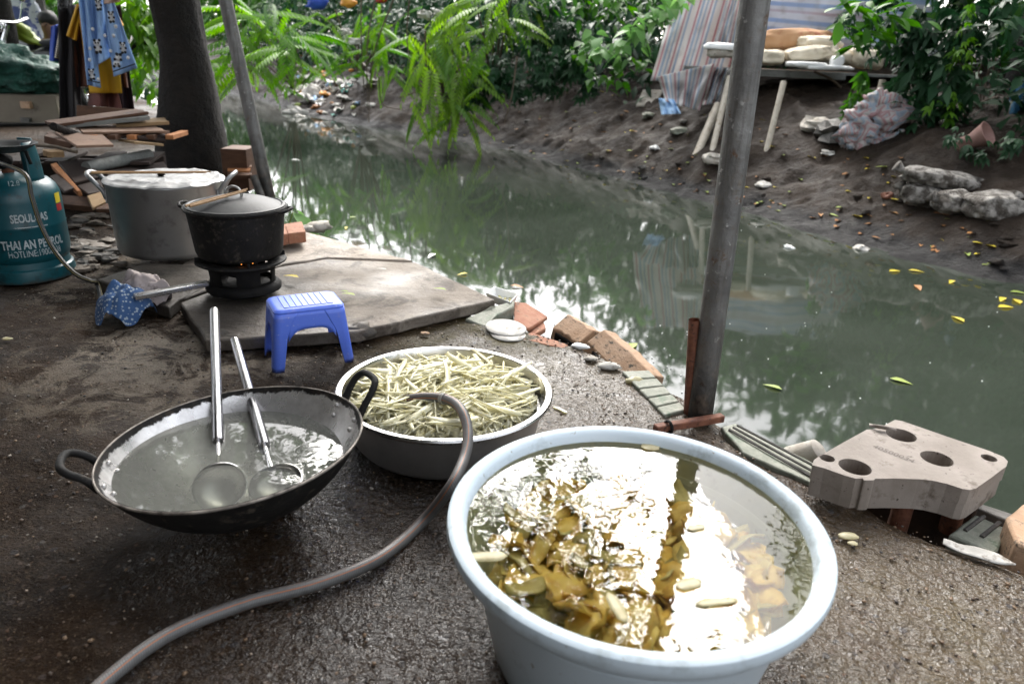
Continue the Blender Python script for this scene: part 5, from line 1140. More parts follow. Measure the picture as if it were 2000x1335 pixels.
# ------------------------------------------------------------------ far left: ledge, sack, motorbike, person, dark trunks
m_ledge = M('worn_plaster', (.15, .125, .095), (.2, .17, .13), 3, .85, bump=.3, c3=(.09, .075, .06), s3=6)
L0, L1 = gz(-120, 238, 0), gz(118, 241, 0)
d = Vector(L1-L0).normalized(); s_ = Vector((-d.y, d.x, 0)); hz = at(55, 184, 7.85)[2]
t = thing('low_wall', 'low grey plastered ledge at the far left under the green sack', 'wall', (L0+L1)/2)
MB().box(Vector((L0+L1)/2)+s_*.5+Vector((0, 0, hz/2)), (Vector(L1-L0).length, 1.0, hz), m=Matrix((d, s_, (0, 0, 1))).transposed()).build('wall_block', m_ledge, t, bevel=.01)
for py in (205, 236):
    c = Vector(at(52, py, 7.78)); MB().box(c, (.1, .06, .07)).build('wall_stub', m_tan if py < 220 else m_dark_stone, t, bevel=.006)
tag(MB().tube([gz(-60, 246, .02), gz(40, 243, .03), gz(112, 243, .02), gz(150, 236, .02)], .02, 7).build('black_pipe', m_soot, origin=gz(0, 243, 0)), 'black hose along the foot of the low ledge', 'hose')
m_sack = M('green_tarp', (.006, .05, .035), (.011, .085, .06), 5, .55, bump=1.0, bscale=9, bdist=.12)
c = at(20, 168, 8.0); b = MB(); Q = Euler((0, .06, .05)).to_matrix(); b.blob((c[0]-.1, c[1], hz+.2), (.62, .4, .27), 4, .34, 3.4, 60, 36, Q); b.v = [(x, y, max(hz+.003, z-.10*max(0, x-c[0]))) for x, y, z in b.v]
tag(b.build('sack', m_sack, origin=(c[0], c[1], hz)), 'bulging green tarpaulin sack lying on the low ledge', 'sack')
def skin(name, V, Ed, rad, mat, parent, sub=2):
    me = bpy.data.meshes.new(name); me.from_pydata(V, Ed, []); o = bpy.data.objects.new(name, me); C.objects.link(o); me.materials.append(mat); o.parent = parent
    md = o.modifiers.new('skin', 'SKIN'); md.use_smooth_shade = True
    for i, r_ in enumerate(rad): me.skin_vertices[0].data[i].radius = (r_, r_)
    me.skin_vertices[0].data[0].use_root = True
    m2 = o.modifiers.new('sub', 'SUBSURF'); m2.levels = sub; m2.render_levels = sub; return o
m_skin = M('shaded_skin', (.16, .085, .05), (.19, .1, .06), 6, .6, bump=0); m_hair = M('black_hair', (.008, .007, .007), None, 5, .6, bump=0); m_darkcloth = M('dark_clothing', (.012, .012, .014), (.02, .02, .022), 5, .95, bump=.2)
MBY = 8.75
mc = at(95, 130, MBY); mc[2] = 0
pr = thing('person', 'person in dark clothes sitting in the shade behind the motorbike handlebar', 'person', (mc[0]-.1, MBY+.55, 0))
hd = Vector(at(85, 48, MBY+.45))-wloc(pr); px_ = hd.x
V = [(px_, .05, hd.z-.72), (px_, .04, hd.z-.5), (px_, .02, hd.z-.28), (px_, 0, hd.z-.15), (px_, -.01, hd.z-.06), (px_, -.02, hd.z+.07),
     (px_-.2, 0, hd.z-.24), (px_-.3, -.12, hd.z-.48), (px_-.2, -.42, hd.z-.5), (px_+.2, 0, hd.z-.24), (px_+.3, -.12, hd.z-.48), (px_+.22, -.42, hd.z-.5),
     (px_-.1, 0, hd.z-.76), (px_-.16, -.42, hd.z-.74), (px_-.18, -.45, hd.z-1.12), (px_+.1, 0, hd.z-.76), (px_+.16, -.42, hd.z-.74), (px_+.18, -.45, hd.z-1.12)]
skin('body', V, [(0, 1), (1, 2), (2, 3), (3, 4), (4, 5), (2, 6), (6, 7), (7, 8), (2, 9), (9, 10), (10, 11), (0, 12), (12, 13), (13, 14), (0, 15), (15, 16), (16, 17)], [.14, .14, .15, .055, .085, .09, .06, .048, .035, .06, .048, .035, .09, .075, .05, .09, .075, .05], m_skin, pr)
w0 = wloc(pr); b = MB(); b.lathe([(.17, -.75), (.172, -.5), (.19, -.35), (.17, -.25), (.07, -.16)], w0+Vector((px_, .02, hd.z)), 20); b.build('shirt', m_darkcloth, pr)
b = MB(); b.blob(w0+Vector((px_, .01, hd.z+.06)), (.105, .115, .1), 2, .12, 3); b.build('hair', m_hair, pr)
for s_ in (-1, 1):
    b = MB(); b.blob(w0+Vector((px_+s_*.035, -.1, hd.z+.0)), (.012, .008, .008), 1, 0, nu=8, nv=5); b.build('eye', m_hair, pr)
    b = MB(); b.tube([w0+Vector((px_+s_*.19, 0, hd.z-.23)), w0+Vector((px_+s_*.3, -.12, hd.z-.47))], [.085, .07], 12); b.build('sleeve', m_darkcloth, pr)
b = MB(); b.blob(w0+Vector((px_, -.115, hd.z-.02)), (.013, .022, .02), 1, 0, nu=8, nv=6); b.build('nose', m_skin, pr)
# motorbike
m_body = M('black_paint', (.012, .012, .013), (.02, .02, .02), 6, .25, bump=0); m_redp = M('red_paint', (.3, .012, .012), None, 6, .3, bump=0); m_chrome = M('chrome', (.7, .7, .7), None, 5, .15, metal=1, bump=0)
mb = thing('motorbike', 'dark motorbike with a red tail light panel parked behind the ledge', 'motorbike', mc)
for dx in (-.55, .55):
    wl = MB(); c = Vector(mc)+Vector((dx, 0, .29)); wl.tube([c+Vector((.25*math.cos(2*PI*k/36), 0, .25*math.sin(2*PI*k/36))) for k in range(36)], .045, 8, close=True); tw = wl.build('wheel', m_dark_rubber, mb)
    wl = MB(); wl.tube([c+Vector((.19*math.cos(2*PI*k/28), 0, .19*math.sin(2*PI*k/28))) for k in range(28)], .014, 6, close=True)
    for k in range(9): wl.tube([c, c+Vector((.19*math.cos(2*PI*k/9), 0, .19*math.sin(2*PI*k/9)))], .004, 4)
    wl.build('rim', m_chrome, tw)
cw = Vector(mc)
MB().blob(cw+Vector((.05, 0, .55)), (.42, .13, .17), 3, .15, 2, 20, 12).build('body_panel', m_body, mb); MB().blob(cw+Vector((.28, 0, .78)), (.34, .13, .06), 2, .05, 2, 20, 10).build('seat', m_darkcloth, mb)
MB().blob(cw+Vector((.1, -.1, .52)), (.2, .05, .07), 5, .1).build('side_panel', m_redp, mb)
MB().tube([cw+Vector((-.55, -.06, .29)), cw+Vector((-.42, -.05, .8)), cw+Vector((-.38, 0, .95))], .025, 8).build('fork', m_chrome, mb)
MB().tube([cw+Vector((-.36, -.35, 1.03)), cw+Vector((-.38, -.15, .98)), cw+Vector((-.38, .15, .98)), cw+Vector((-.36, .35, 1.03))], .016, 8).build('handlebar', m_chrome, mb)
MB().blob(cw+Vector((-.5, 0, .93)), (.08, .09, .08), 2, .05).build('headlight', m_chrome, mb); MB().tube([cw+Vector((.1, -.14, .3)), cw+Vector((.6, -.16, .38))], .04, 10).build('exhaust', m_chrome, mb)
for s_ in (-1, 1): MB().tube([cw+Vector((-.38, s_*.22, .98)), cw+Vector((-.36, s_*.3, 1.2))], .006, 6).build('mirror_stalk', m_chrome, mb); MB().blob(cw+Vector((-.36, s_*.32, 1.24)), (.015, .06, .04), 1, 0).build('mirror', m_chrome, mb)
MB().blob(cw+Vector((-.05, -.16, .5)), (.06, .03, .09), 7, .1).build('engine', m_chrome, mb)
m_bags = M('blue_white_sheet', (.45, .47, .52), (.05, .07, .2), 3, .6, lo=.5, hi=.52, bump=.4); m_ygbag = M('yellow_green_bag', (.2, .28, .02), (.28, .34, .04), 5, .5, bump=.4)
for nm, px, py, Y, sz, m_, lab in (('plastic_sheet', 32, 48, 9.6, (.28, .2, .5), m_bags, 'blue and white plastic sheeting bundle at the far left edge'), ('plastic_bag', 36, 60, 9.2, (.3, .14, .09), m_ygbag, 'yellow green plastic bag hanging at the far left'), ('plastic_bag', 40, 120, 8.9, (.16, .12, .12), m_white_dirty, 'dirty white plastic bag behind the green sack')):
    c = at(px, py, Y); b = MB(); b.blob(c, sz, px, .3, 2.2, 24, 16, Euler((0, .5 if 'yellow' in lab else .2, 0)).to_matrix()); tag(b.build(nm, m_, origin=c), lab, 'bag' if 'bag' in nm else 'sheet')
def dark_trunk(px0, py0, px1, py1, Y, r_, lab):
    a, e = np.array(at(px0, py0, Y)), np.array(at(px1, py1, Y)); g = a+(a-e)*((a[2]+.02)/max(.05, (e-a)[2])); top = a+(e-a)*3.2
    t = thing('tree', lab, 'tree', g, None); P = [g+(top-g)*k for k in np.linspace(0, 1, 18)]
    trunk('trunk', P, [r_*(1.15-.35*k) for k in np.linspace(0, 1, 18)], m_bark, t, 14, .12)
    ps = cloud(900, top+np.array([0, 0, .2]), (1.4, 1.4, .8), 15, .2); o = bpy.data.objects.new('crown', scatter_mesh('crown', leaf_t(.16, .07, .25, .25, 2), ps-g, rots(len(ps)), RNG.uniform(.8, 1.4, len(ps)), g_mid)); C.objects.link(o); o.parent = t; o['kind'] = 'stuff'
dark_trunk(14, 112, -8, 0, 8.9, .15, 'black leaning tree trunk cut by the left edge above the green sack'); dark_trunk(68, 60, 48, 0, 10.2, .08, 'thin dark trunk behind the person at the far left')
qd = at(37, 45, 10.6); b = MB(); b.box((qd[0]+.15, qd[1], .85), (.5, .05, 1.0)); tag(b.build('metal_sheet', m_dark_stone, origin=(qd[0], qd[1], .35)), 'dark grey sheet metal panel behind the blue and white bundle', 'panel')

# ------------------------------------------------------------------ the far bank: platform, tarps, sacks
bam = M('dry_bamboo', (.38, .33, .26), (.5, .45, .37), 12, .6, bump=.2, c3=(.2, .16, .1), s3=20)
def pole_of(A, Bq, r_, nodes=0):
    A, Bq = Vector(A), Vector(Bq); L = (Bq-A).length; P, rr = [], []
    for i in range(25):
        f = i/24; P.append(A.lerp(Bq, f)); rr.append(r_*(1.12 if nodes and abs((f*nodes) % 1-.5) < .05 else 1.0))
    return MB().tube(P, rr, 14)
PY = 8.35
b0 = hit(1334, 352); tag(pole_of(b0-np.array([0, 0, .1]), at(1402, 205, b0[1]+.75), .042, 4).build('bamboo_pole', bam, origin=b0), 'thick pale bamboo pole leaning from the water edge to the platform', 'pole')
b1 = hit(1388, 300)
b2 = hit(1494, 300)
pt_l, pt_r = at(1345, 112, PY-.35), at(1760, 148, PY-.6)
t = thing('platform', 'wooden platform on thin poles on the far bank, loaded with sacks', 'platform', b2)
z0 = at(1520, 140, PY)[2]
pole_of(b1-np.array([0, 0, .1]), at(1425, 150, b1[1]+.55), .03).build('leg', bam, t); pole_of(b2-np.array([0, 0, .1]), at(1531, 160, b2[1]+.3), .028).build('leg', bam, t)
pb3 = hit(1720, 300); pole_of((pb3[0]+.3, pb3[1]+.9, z0-1.2), (pb3[0]+.3, pb3[1]+.9, z0-.02), .03).build('leg', bam, t)
A = Vector(at(1345, 118, 8.5)); Bq = Vector(at(1960, 150, 8.0)); A.z = Bq.z = z0; d = (Bq-A).normalized(); s_ = Vector((-d.y, d.x, 0))
for k in range(7):
    b = MB(); b.box(A.lerp(Bq, .5)+s_*(.09+.19*k)+Vector((RNG.normal()*.05, 0, .012*RNG.normal()*.3)), ((Bq-A).length*RNG.uniform(.94, 1.02), .17, .028), m=Matrix((d, s_, (0, 0, 1))).transposed()); b.build('plank', [w_grey, w_tan, w_pink][k % 3], t, bevel=.004)
for f in (.2, .5, .85): b = MB(); b.box(A.lerp(Bq, f)+s_*.65+Vector((0, 0, -.05)), (.06, 1.3, .06), m=Matrix((d, s_, (0, 0, 1))).transposed()); b.build('joist', w_dark, t, bevel=.004)
b = MB(); b.box(A.lerp(Bq, .36)+Vector((0, 0, -.02))-s_*.03, (1.0, .03, .07), m=Matrix((d, s_, (0, 0, 1))).transposed()); b.build('front_rail', w_grey, t, bevel=.004)
b = MB(); b.tube([A.lerp(Bq, .3)+s_*.7+Vector((0, 0, -.38)), A.lerp(Bq, .75)+s_*.6+Vector((0, 0, -.5))], .03, 8); b.build('cross_rail', w_grey, t)
m_sand = M('cream_sandbag', (.58, .5, .37), (.68, .61, .48), 6, .8, bump=.35, bscale=40, c3=(.34, .26, .16), s3=9)
m_osack = M('orange_sack', (.42, .22, .1), (.5, .3, .16), 4, .8, bump=.4, bscale=20, c3=(.36, .12, .07), s3=5)
def sack(px, py, Y, w_, h_, dp, m_, lab, yaw=0, rolls=0.0, name='sandbag', grp='sacks on the platform', sq=.75):
    sg = -1 if px % 4 == 0 else 1; c = at(px, py, Y); b = MB(); b.blob(c, (w_/2, dp/2, h_/2), px, .15, 2.4, 34, 20, Euler((0, rolls, yaw)).to_matrix(), sq); (b.tube([Vector(c)+Euler((0, rolls, yaw)).to_matrix()@Vector((sg*w_*q, .02*k, -.02+.03*k)) for k, q in enumerate((.38, .5, .6))], [h_*.3, h_*.13, h_*.34], 9) if name == 'muddy_sack' or 'tied end' in lab else None, tag(b.build(name, m_, origin=c), lab, 'sack', grp))
sack(1535, 82, PY+.35, 1.0, .26, .45, m_osack, 'faded orange sack draped behind the sandbags on the platform', .05, -.05, 'orange_sack')
sack(1600, 84, PY+.1, .46, .14, .3, m_sand, 'topmost cream sandbag of the stack on the platform', .1, .02); sack(1575, 106, PY-.05, .5, .16, .32, m_sand, 'lower left cream sandbag with a tied end on the platform', -.1, -.12); sack(1628, 110, PY, .42, .15, .3, m_sand, 'lower right cream sandbag on the platform', .1, .1); sack(1503, 112, PY-.1, .3, .15, .26, m_sand, 'cream sandbag half hidden behind the near post', 0, 0); sack(1690, 115, PY, .4, .2, .3, m_sand, 'cream sandbag behind the creeper leaves on the platform', .1, .1)
for px, py, s_, lab in ((1410, 91, (.17, .12, .035), 'flat white foam piece on a grey block at the left end of the platform'), (1401, 103, (.1, .1, .05), 'small grey block on the left end of the platform'), (1424, 104, (.09, .08, .045), 'pale rounded lump beside the near post on the platform'), (1575, 127, (.2, .1, .03), 'long white foam strip at the front of the platform'), (1634, 121, (.06, .05, .06), 'small white paper cup shape at the platform edge'), (1612, 132, (.24, .1, .025), 'white foam sheet at the platform edge')):
    c = at(px, py, PY-.3); b = MB(); b.blob(c, s_, px, .2, 2, 14, 8, None, .5); tag(b.build('foam_piece', m_white if 'white' in lab else m_stone, origin=c), lab, 'foam')
def mat_tarp(name, ax, cols, base=(.68, .66, .64)):
    n = NT(name); uv = n.n('SeparateXYZ', i_Vector=n.attr('uvw', 'Vector')).outputs[ax]; c = base
    fx_ = n.math('FRACT', uv)
    for pos_, wd, col in cols:
        k = n.ramp(n.math('ABSOLUTE', n.math('SUBTRACT', fx_, pos_)), wd, wd*.6); c = n.mix(n.math('MULTIPLY', k, .62), c, col)
    c = n.mix(n.ramp(n.noise(7, 5, .6), .5, .7, 0, .4), c, (.33, .31, .29))
    a = n.pbsdf(c, .5, 0, n.bump(n.noise(20, 4, .6), .3, .01)); tr = n.n('BsdfTranslucent', i_Color=c).outputs[0]; x = n.n('MixShader'); n.set(x.inputs[0], .4); n.set(x.inputs[1], a); n.set(x.inputs[2], tr); return n.fin(x.outputs[0])
cols = [(.15, .05, (.45, .09, .14)), (.3, .06, (.16, .3, .48)), (.48, .04, (.16, .3, .48)), (.66, .05, (.42, .1, .14)), (.82, .05, (.16, .3, .48))]
m_tarp = mat_tarp('striped_tarp', 0, cols); m_tarpb = mat_tarp('blue_banded_tarp', 1, [(.2, .1, (.2, .36, .62)), (.55, .1, (.2, .36, .62)), (.82, .06, (.5, .4, .46))], (.66, .67, .72))
def tarp(name, lab, fn, Yf, mat, ku=3.0, kv=1.0, fold=.05, seed=0, grp='striped tarps'):
    b = MB(); b.grid(40, 24, lambda u, v: tuple(at(*fn(u, v), Yf(u, v)+fold*1.3*math.sin(u*16+seed+v*2+1.5*vnoise(u*3, v*3, seed))+fold*2.0*vnoise(u*5, v*4, seed)))); b.a = [(x*ku, y*kv, 0) for x, y, _ in b.a]
    c = b.v[len(b.v)//2]; return tag(b.build(name, mat, origin=c, solid=.004), lab, 'tarp', grp)
tarp('tarp', 'red and blue striped white tarp hanging left of the near post above the mud', quadfn((1335, -60), (1480, -60), (1420, 150), (1270, 158)), lambda u, v: 8.9+.5*u-.5*v, m_tarp, 3.2, 1, .05, 1)
tarp('tarp', 'small striped tarp flap gathered at the bottom over the blue cloth', quadfn((1284, 150), (1396, 124), (1366, 216), (1300, 198)), lambda u, v: 8.3-.15*v, m_tarp, 2.2, 1, .05, 2)
tarp('tarp', 'bright striped tarp fold hanging right behind the near post top', quadfn((1440, -60), (1475, -60), (1450, 92), (1395, 92)), lambda u, v: 8.6, m_tarp, 1.3, 1, .03, 3)
tarp('tarp', 'white tarp with blue bands spread behind the sandbags', quadfn((1480, -70), (1830, -70), (1830, 120), (1480, 75)), lambda u, v: 9.3, m_tarpb, 1, 3.0, .05, 4)
tarp('tarp', 'dark striped cloth hanging under the platform edge beside the near post', quadfn((1392, 130), (1432, 135), (1410, 200), (1372, 206)), lambda u, v: 8.45, m_tarp, 1.2, 1, .04, 5)
m_skyblue = M('sky_blue_cloth', (.33, .5, .72), (.38, .55, .76), 6, .8, bump=.2)
tarp('blue_cloth', 'plain sky blue cloth lying below the striped flap', quadfn((1286, 192), (1316, 194), (1330, 222), (1292, 224)), lambda u, v: 8.1-.1*v, m_skyblue, 1, 1, .02, 6, None)
quad_c = hit(1262, 205); b = MB(); b.grid(6, 4, lambda u, v: tuple(at(1242+40*u+14*(1-v), 176+32*v, quad_c[1]+.35*(1-v)))); tag(b.build('grey_sheet', m_stone, origin=quad_c, solid=.01), 'grey white rigid sheet propped left of the sky blue cloth', 'sheet')
# crumpled blanket, sacks, jar on the right
m_blanket = mat_tarp('blanket_print', 0, [(.2, .12, (.4, .12, .15)), (.5, .14, (.2, .32, .45)), (.8, .1, (.4, .14, .16))], (.5, .47, .45))
hb = hit(1705, 285)
t = thing('blanket', 'crumpled red white and blue blanket heaped on the mud under the creeper', 'blanket', hb)
for i, (px, py, s_) in enumerate([(1690, 255, .2), (1720, 235, .2), (1700, 275, .17), (1665, 268, .13), (1740, 268, .17), (1715, 205, .15), (1735, 210, .13), (1680, 232, .13)]):
    c = at(px, py, hb[1]+.12); b = MB(); b.blob(c, (s_, s_*.7, s_*.75), i*5.1, .5, 2.6, 30, 20); b.a = [(3.5*fbm(x*3+i, y*3, z*3, 2)+.5, 0, 0) for x, y, z in b.v]; b.build('blanket_fold', m_blanket, t)
m_dsack = M('muddy_white_sack', (.07, .058, .046), (.36, .335, .3), 9, .85, lo=.42, hi=.56, bump=1.0, bscale=14, bdist=.1, c3=(.03, .024, .018), s3=6)
for i, (px, py, w_, h_, dp, yw, rl, lab) in enumerate([(1840, 350, .62, .14, .3, .1, .12, 'muddy white sack on top of the pile at the right bank'), (1800, 380, .28, .17, .3, -.4, .1, 'muddy sack with a pointed end at the left of the sack pile'), (1868, 395, .3, .16, .3, 0, 0, 'muddy sack in the middle of the sack pile'), (1935, 402, .36, .18, .3, .2, -.1, 'muddy white sack at the right of the sack pile')]):
    p = hit(px, py+12); sack(px, py, p[1]+.02, w_, h_, dp, m_dsack, lab, yw, rl, 'muddy_sack', 'muddy sacks on the right bank')
m_pink = M('pink_clay', (.2, .105, .085), (.27, .16, .135), 9, .7, bump=.3, c3=(.2, .1, .08), s3=20)
p = hit(1895, 300); c = at(1898, 275, p[1]); Q = Euler((.9, .5, .3)).to_matrix()
tag(MB().lathe([(0, -.1), (.05, -.1), (.06, -.08), (.055, 0), (.09, .1), (.1, .12), (.092, .122), (.05, .0), (0, -.02)], c, 24, Q).build('clay_pot', m_pink, origin=c), 'broken pink clay jar lying under the creeper at the right', 'jar')
c = at(1985, 195, 6.3); b = MB(); b.grid(8, 8, lambda u, v: tuple(at(1972+40*u, 170+60*v-20*u, 6.3+.08*math.sin(u*6+v*4)))); tag(b.build('blue_sheet', M('torn_blue_sheet', (.02, .11, .22), (.03, .16, .3), 8, .5, bump=.2, c3=(.5, .5, .5), s3=12), origin=c, solid=.01), 'torn blue sheet at the right edge in the dark', 'sheet')

# ------------------------------------------------------------------ plants of the far bank
f_big = frond_t(.8, 11, .2, .075, .35); f_small = frond_t(.66, 11, .17, .062, .42)
heart = leaf_t(.15, .125, .18, .25, 4, 'heart'); oval = leaf_t(.16, .065, .22, .2, 4, 'oval'); palm = palm_t(5, .15, .05); small5 = palm_t(3, .1, .035)
def fan(ctr, n, spread, pit, yaw0=0, yawr=PI, rad=.1, down=.0):
    yw = np.where(RNG.random(n) < .5, PI/2, -PI/2)+RNG.uniform(-1, 1, n)*.9+np.where(RNG.random(n) < .25, PI/2, 0); pt = RNG.uniform(*pit, n)
    rt = np.array([np.array(Euler((p, RNG.normal()*.25, y)).to_matrix()) for p, y in zip(pt, yw)])
    return np.array(ctr)+RNG.normal(size=(n, 3))*np.array([spread, spread, spread*.7]), rt
def merged(*fs): return np.concatenate([f[0] for f in fs]), np.concatenate([f[1] for f in fs])
# feathery tree branches over the water between the trunk and the slanting post and beyond
def feather(lab, centres, mat, tmpl, root, n_each, sc, pit, single, spread, yaw0=PI, yawr=2.2, name='pinnate_shrub'):
    ps = merged(*[fan(c, n_each, spread, pit, yaw0, yawr) for c in centres]); root = np.array(root, float)
    st = [([root, root*.35+np.array(c)*.65+np.array([0, 0, .12]), c], .022, .008) for c in centres]
    return plant(name, lab, 'shrub', root, tmpl, ps[0], ps[1], RNG.uniform(sc*.75, sc*1.15, len(ps[0])), mat, st, m_twig, single, leafname='frond')
rl = hit(560, 170)
feather('bright feathery shrub reaching over the water right of the slanting post', [at(x, y, Y) for x, y, Y in ((540, 75, 9.4), (570, 95, 9.0), (510, 90, 9.6), (500, 45, 9.8), (545, 30, 10.2), (590, 70, 9.8), (480, 120, 9.8))], g_bright, f_big, (rl[0], rl[1]+.4, rl[2]), 6, .78, (-.75, .25), 42, .12)
feather('yellow green leaves low between the trunk and the slanting post', [at(x, y, Y) for x, y, Y in ((465, 60, 10.5), (470, 110, 10.2), (460, 10, 10.5), (475, 150, 10.3))], g_bright, f_big, (rl[0]-1.0, rl[1]+.8, rl[2]), 6, .74, (-.8, .3), 24, .18)
rf = hit(860, 190)
feather('bright yellow green fern-like bush hanging down to the water in the middle', [at(x, y, Y) for x, y, Y in ((830, 105, 9.6), (860, 75, 9.5), (890, 110, 9.3), (850, 150, 9.2), (880, 165, 9.1), (915, 150, 9.2), (820, 70, 9.9), (930, 95, 9.5), (845, 200, 9.1), (905, 195, 9.05), (900, 50, 9.8))], g_fern, f_small, (rf[0], rf[1]+.5, rf[2]), 6, .82, (-1.0, .1), 66, .13, PI, 1.7, 'fern_bush')
feather('feathery branch at the top edge above the fern-like bush', [at(x, y, Y) for x, y, Y in ((960, 15, 9.5), (1000, -5, 9.6), (925, -5, 9.6), (980, 40, 9.6))], g_fern, f_small, (rf[0]+.8, rf[1]+1.0, rf[2]), 5, .8, (-.9, .1), 20, .12, PI, 1.6)
feather('light green leafy bush with twigs behind the plastic litter', [at(x, y, Y) for x, y, Y in ((690, 60, 10.6), (720, 95, 10.3), (665, 105, 10.4), (740, 45, 10.6), (700, 20, 10.8), (765, 70, 10.5), (640, 40, 10.9), (790, 30, 10.5), (715, 130, 10.3))], g_bright, f_small, hit(700, 150), 6, .62, (-1.1, .2), 54, .18)
# trailing bare twigs
for i, (x0, y0, x1, y1, Y) in enumerate([(735, -10, 718, 215, 10.3), (770, -5, 720, 240, 10.2), (705, -5, 712, 190, 10.4), (800, -5, 800, 120, 10.0), (740, 150, 790, 215, 10.2), (1010, 110, 985, 240, 9.0), (830, 60, 842, 170, 9.4), (655, 20, 700, 100, 10.6), (780, 190, 840, 150, 10.0)]):
    a, e = at(x0, y0, Y), at(x1, y1, Y); m_ = (a+e)/2+RNG.normal(size=3)*.08
    tag(MB().tube(smooth_path([a, m_, e], 5), [.012-.0006*k for k in range(11)], 5).build('hanging_twig', m_twig, origin=e), 'bare brown twig hanging over the far bank', 'twig', 'bare twigs over the far bank')
def bush(name, lab, ctrs, tmpl, mat, n, rad, sc, base, single, cat='shrub', pit=(-1.1, .1), stems=False, clump=10, leafname='leaf', stem_to=None):
    ps = np.concatenate([cloud(n, c, rad, clump, rad[0]*.25) for c in ctrs]); base = np.array(base, float); ps = ps[ps[:, 2] > zfar(ps[:, 0], ps[:, 1])+.02]
    st = [([base, base*.5+np.array(c)*.5+RNG.normal(size=3)*.05, c], .02, .007) for c in ctrs] if stems else []
    return plant(name, lab, cat, base, tmpl, ps, rots(len(ps), RNG.uniform(-2.2, 2.2, len(ps))+PI, pit), RNG.uniform(sc*.7, sc*1.25, len(ps)), mat, st, m_twig, single, leafname=leafname)
bush('dark_shrub', 'dark glossy leaved shrub above the mud, right of the fern-like bush', [at(x, y, Y) for x, y, Y in ((1010, 60, 9.9), (1060, 100, 9.6), (1000, 130, 9.6), (1090, 40, 9.8), (1040, 20, 10.0), (985, 165, 9.4), (1130, 70, 9.7), (1110, 130, 9.5), (1050, 165, 9.3), (1140, 160, 9.1), (960, 180, 9.5))], palm, g_dark, 50, (.3, .3, .25), 1.0, hit(1050, 175), 90)
bush('heart_leaf_creeper', 'creeper with pale heart shaped leaves left of the striped tarp', [at(x, y, Y) for x, y, Y in ((1190, 80, 8.5), (1230, 55, 8.4), (1270, 35, 8.3), (1160, 70, 8.7), (1220, 95, 8.4), (1300, 20, 8.4), (1250, 80, 8.4), (1315, -5, 8.4))], heart, g_pale, 12, (.17, .15, .13), 1.1, hit(1200, 165), 60, 'creeper', (-1.0, -.1), clump=4)
bush('heart_leaf_creeper', 'darker green heart leaf creeper low on the bank under the pale one', [at(x, y, Y) for x, y, Y in ((1150, 110, 8.8), (1190, 125, 8.6), (1165, 150, 8.5), (1200, 150, 8.4), (1240, 120, 8.6), (1130, 90, 9.0))], heart, g_mid, 14, (.16, .15, .12), .85, hit(1190, 175), 50, 'creeper', clump=4)
bush('leafy_branch', 'leafy green branch along the top edge left of the striped tarp', [at(x, y, Y) for x, y, Y in ((1130, 0, 9.3), (1180, 10, 9.2), (1230, -5, 9.0), (1290, -15, 8.9), (1080, -5, 9.4))], oval, g_mid, 40, (.3, .25, .16), .95, hit(1150, 165), 50)
rb = hit(1800, 290)
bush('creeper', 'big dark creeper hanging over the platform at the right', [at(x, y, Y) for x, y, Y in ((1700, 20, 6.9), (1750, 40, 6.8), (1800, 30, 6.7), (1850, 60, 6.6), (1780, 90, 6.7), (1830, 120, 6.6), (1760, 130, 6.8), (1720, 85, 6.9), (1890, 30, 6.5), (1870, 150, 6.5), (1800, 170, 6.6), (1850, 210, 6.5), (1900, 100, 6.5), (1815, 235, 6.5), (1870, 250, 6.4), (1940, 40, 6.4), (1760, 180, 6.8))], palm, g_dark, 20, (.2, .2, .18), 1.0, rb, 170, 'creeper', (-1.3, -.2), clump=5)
bush('creeper', 'paler creeper sprays trailing at the left of the big dark creeper', [at(x, y, Y) for x, y, Y in ((1690, 160, 6.9), (1670, 190, 6.9), (1655, 220, 6.9), (1690, 215, 6.85), (1700, 185, 6.8))], palm, g_mid, 7, (.1, .1, .08), .9, hit(1720, 290), 30, 'creeper', (-1.3, -.4), clump=3)
bush('broadleaf_branch', 'branch with large oval green leaves in front of the blue banded tarp', [at(x, y, Y) for x, y, Y in ((1650, 15, 6.6), (1700, 5, 6.5), (1760, 10, 6.3), (1660, 60, 6.7), (1680, 70, 6.6), (1730, 50, 6.5))], oval, g_mid, 12, (.2, .15, .1), 1.15, rb, 60, 'shrub', (-.9, .1), clump=4)
bush('creeper', 'light green vine strands at the right part of the dark creeper', [at(x, y, Y) for x, y, Y in ((1870, 75, 6.3), (1875, 110, 6.3), (1880, 40, 6.3), (1850, 190, 6.3), (1870, 225, 6.25))], small5, g_bright, 10, (.1, .1, .12), .9, rb, 30, 'creeper', clump=3)
bush('creeper', 'small leaved creeper above the muddy sacks at the right edge', [hit(x, y)+np.array([-.05, -.08, .1]) for x, y in ((1900, 318), (1940, 312), (1970, 305), (1870, 300), (1990, 290))], small5, g_dark, 14, (.12, .12, .06), .9, hit(1930, 330), 30, 'creeper', (-.8, .2), clump=4)
for i in range(16):
    x0 = RNG.uniform(1860, 1990); y0 = RNG.uniform(100, 160); a = at(x0, y0, 6.6); e = at(x0+RNG.uniform(-40, 20), y0+RNG.uniform(90, 180), 6.5)
    tag(MB().tube(smooth_path([a, (a+e)/2+RNG.normal(size=3)*.05, e], 4), .006, 5).build('hanging_root', m_twig, origin=a), 'thin hanging root in the dark hollow under the creeper', 'root', 'roots in the dark hollow')
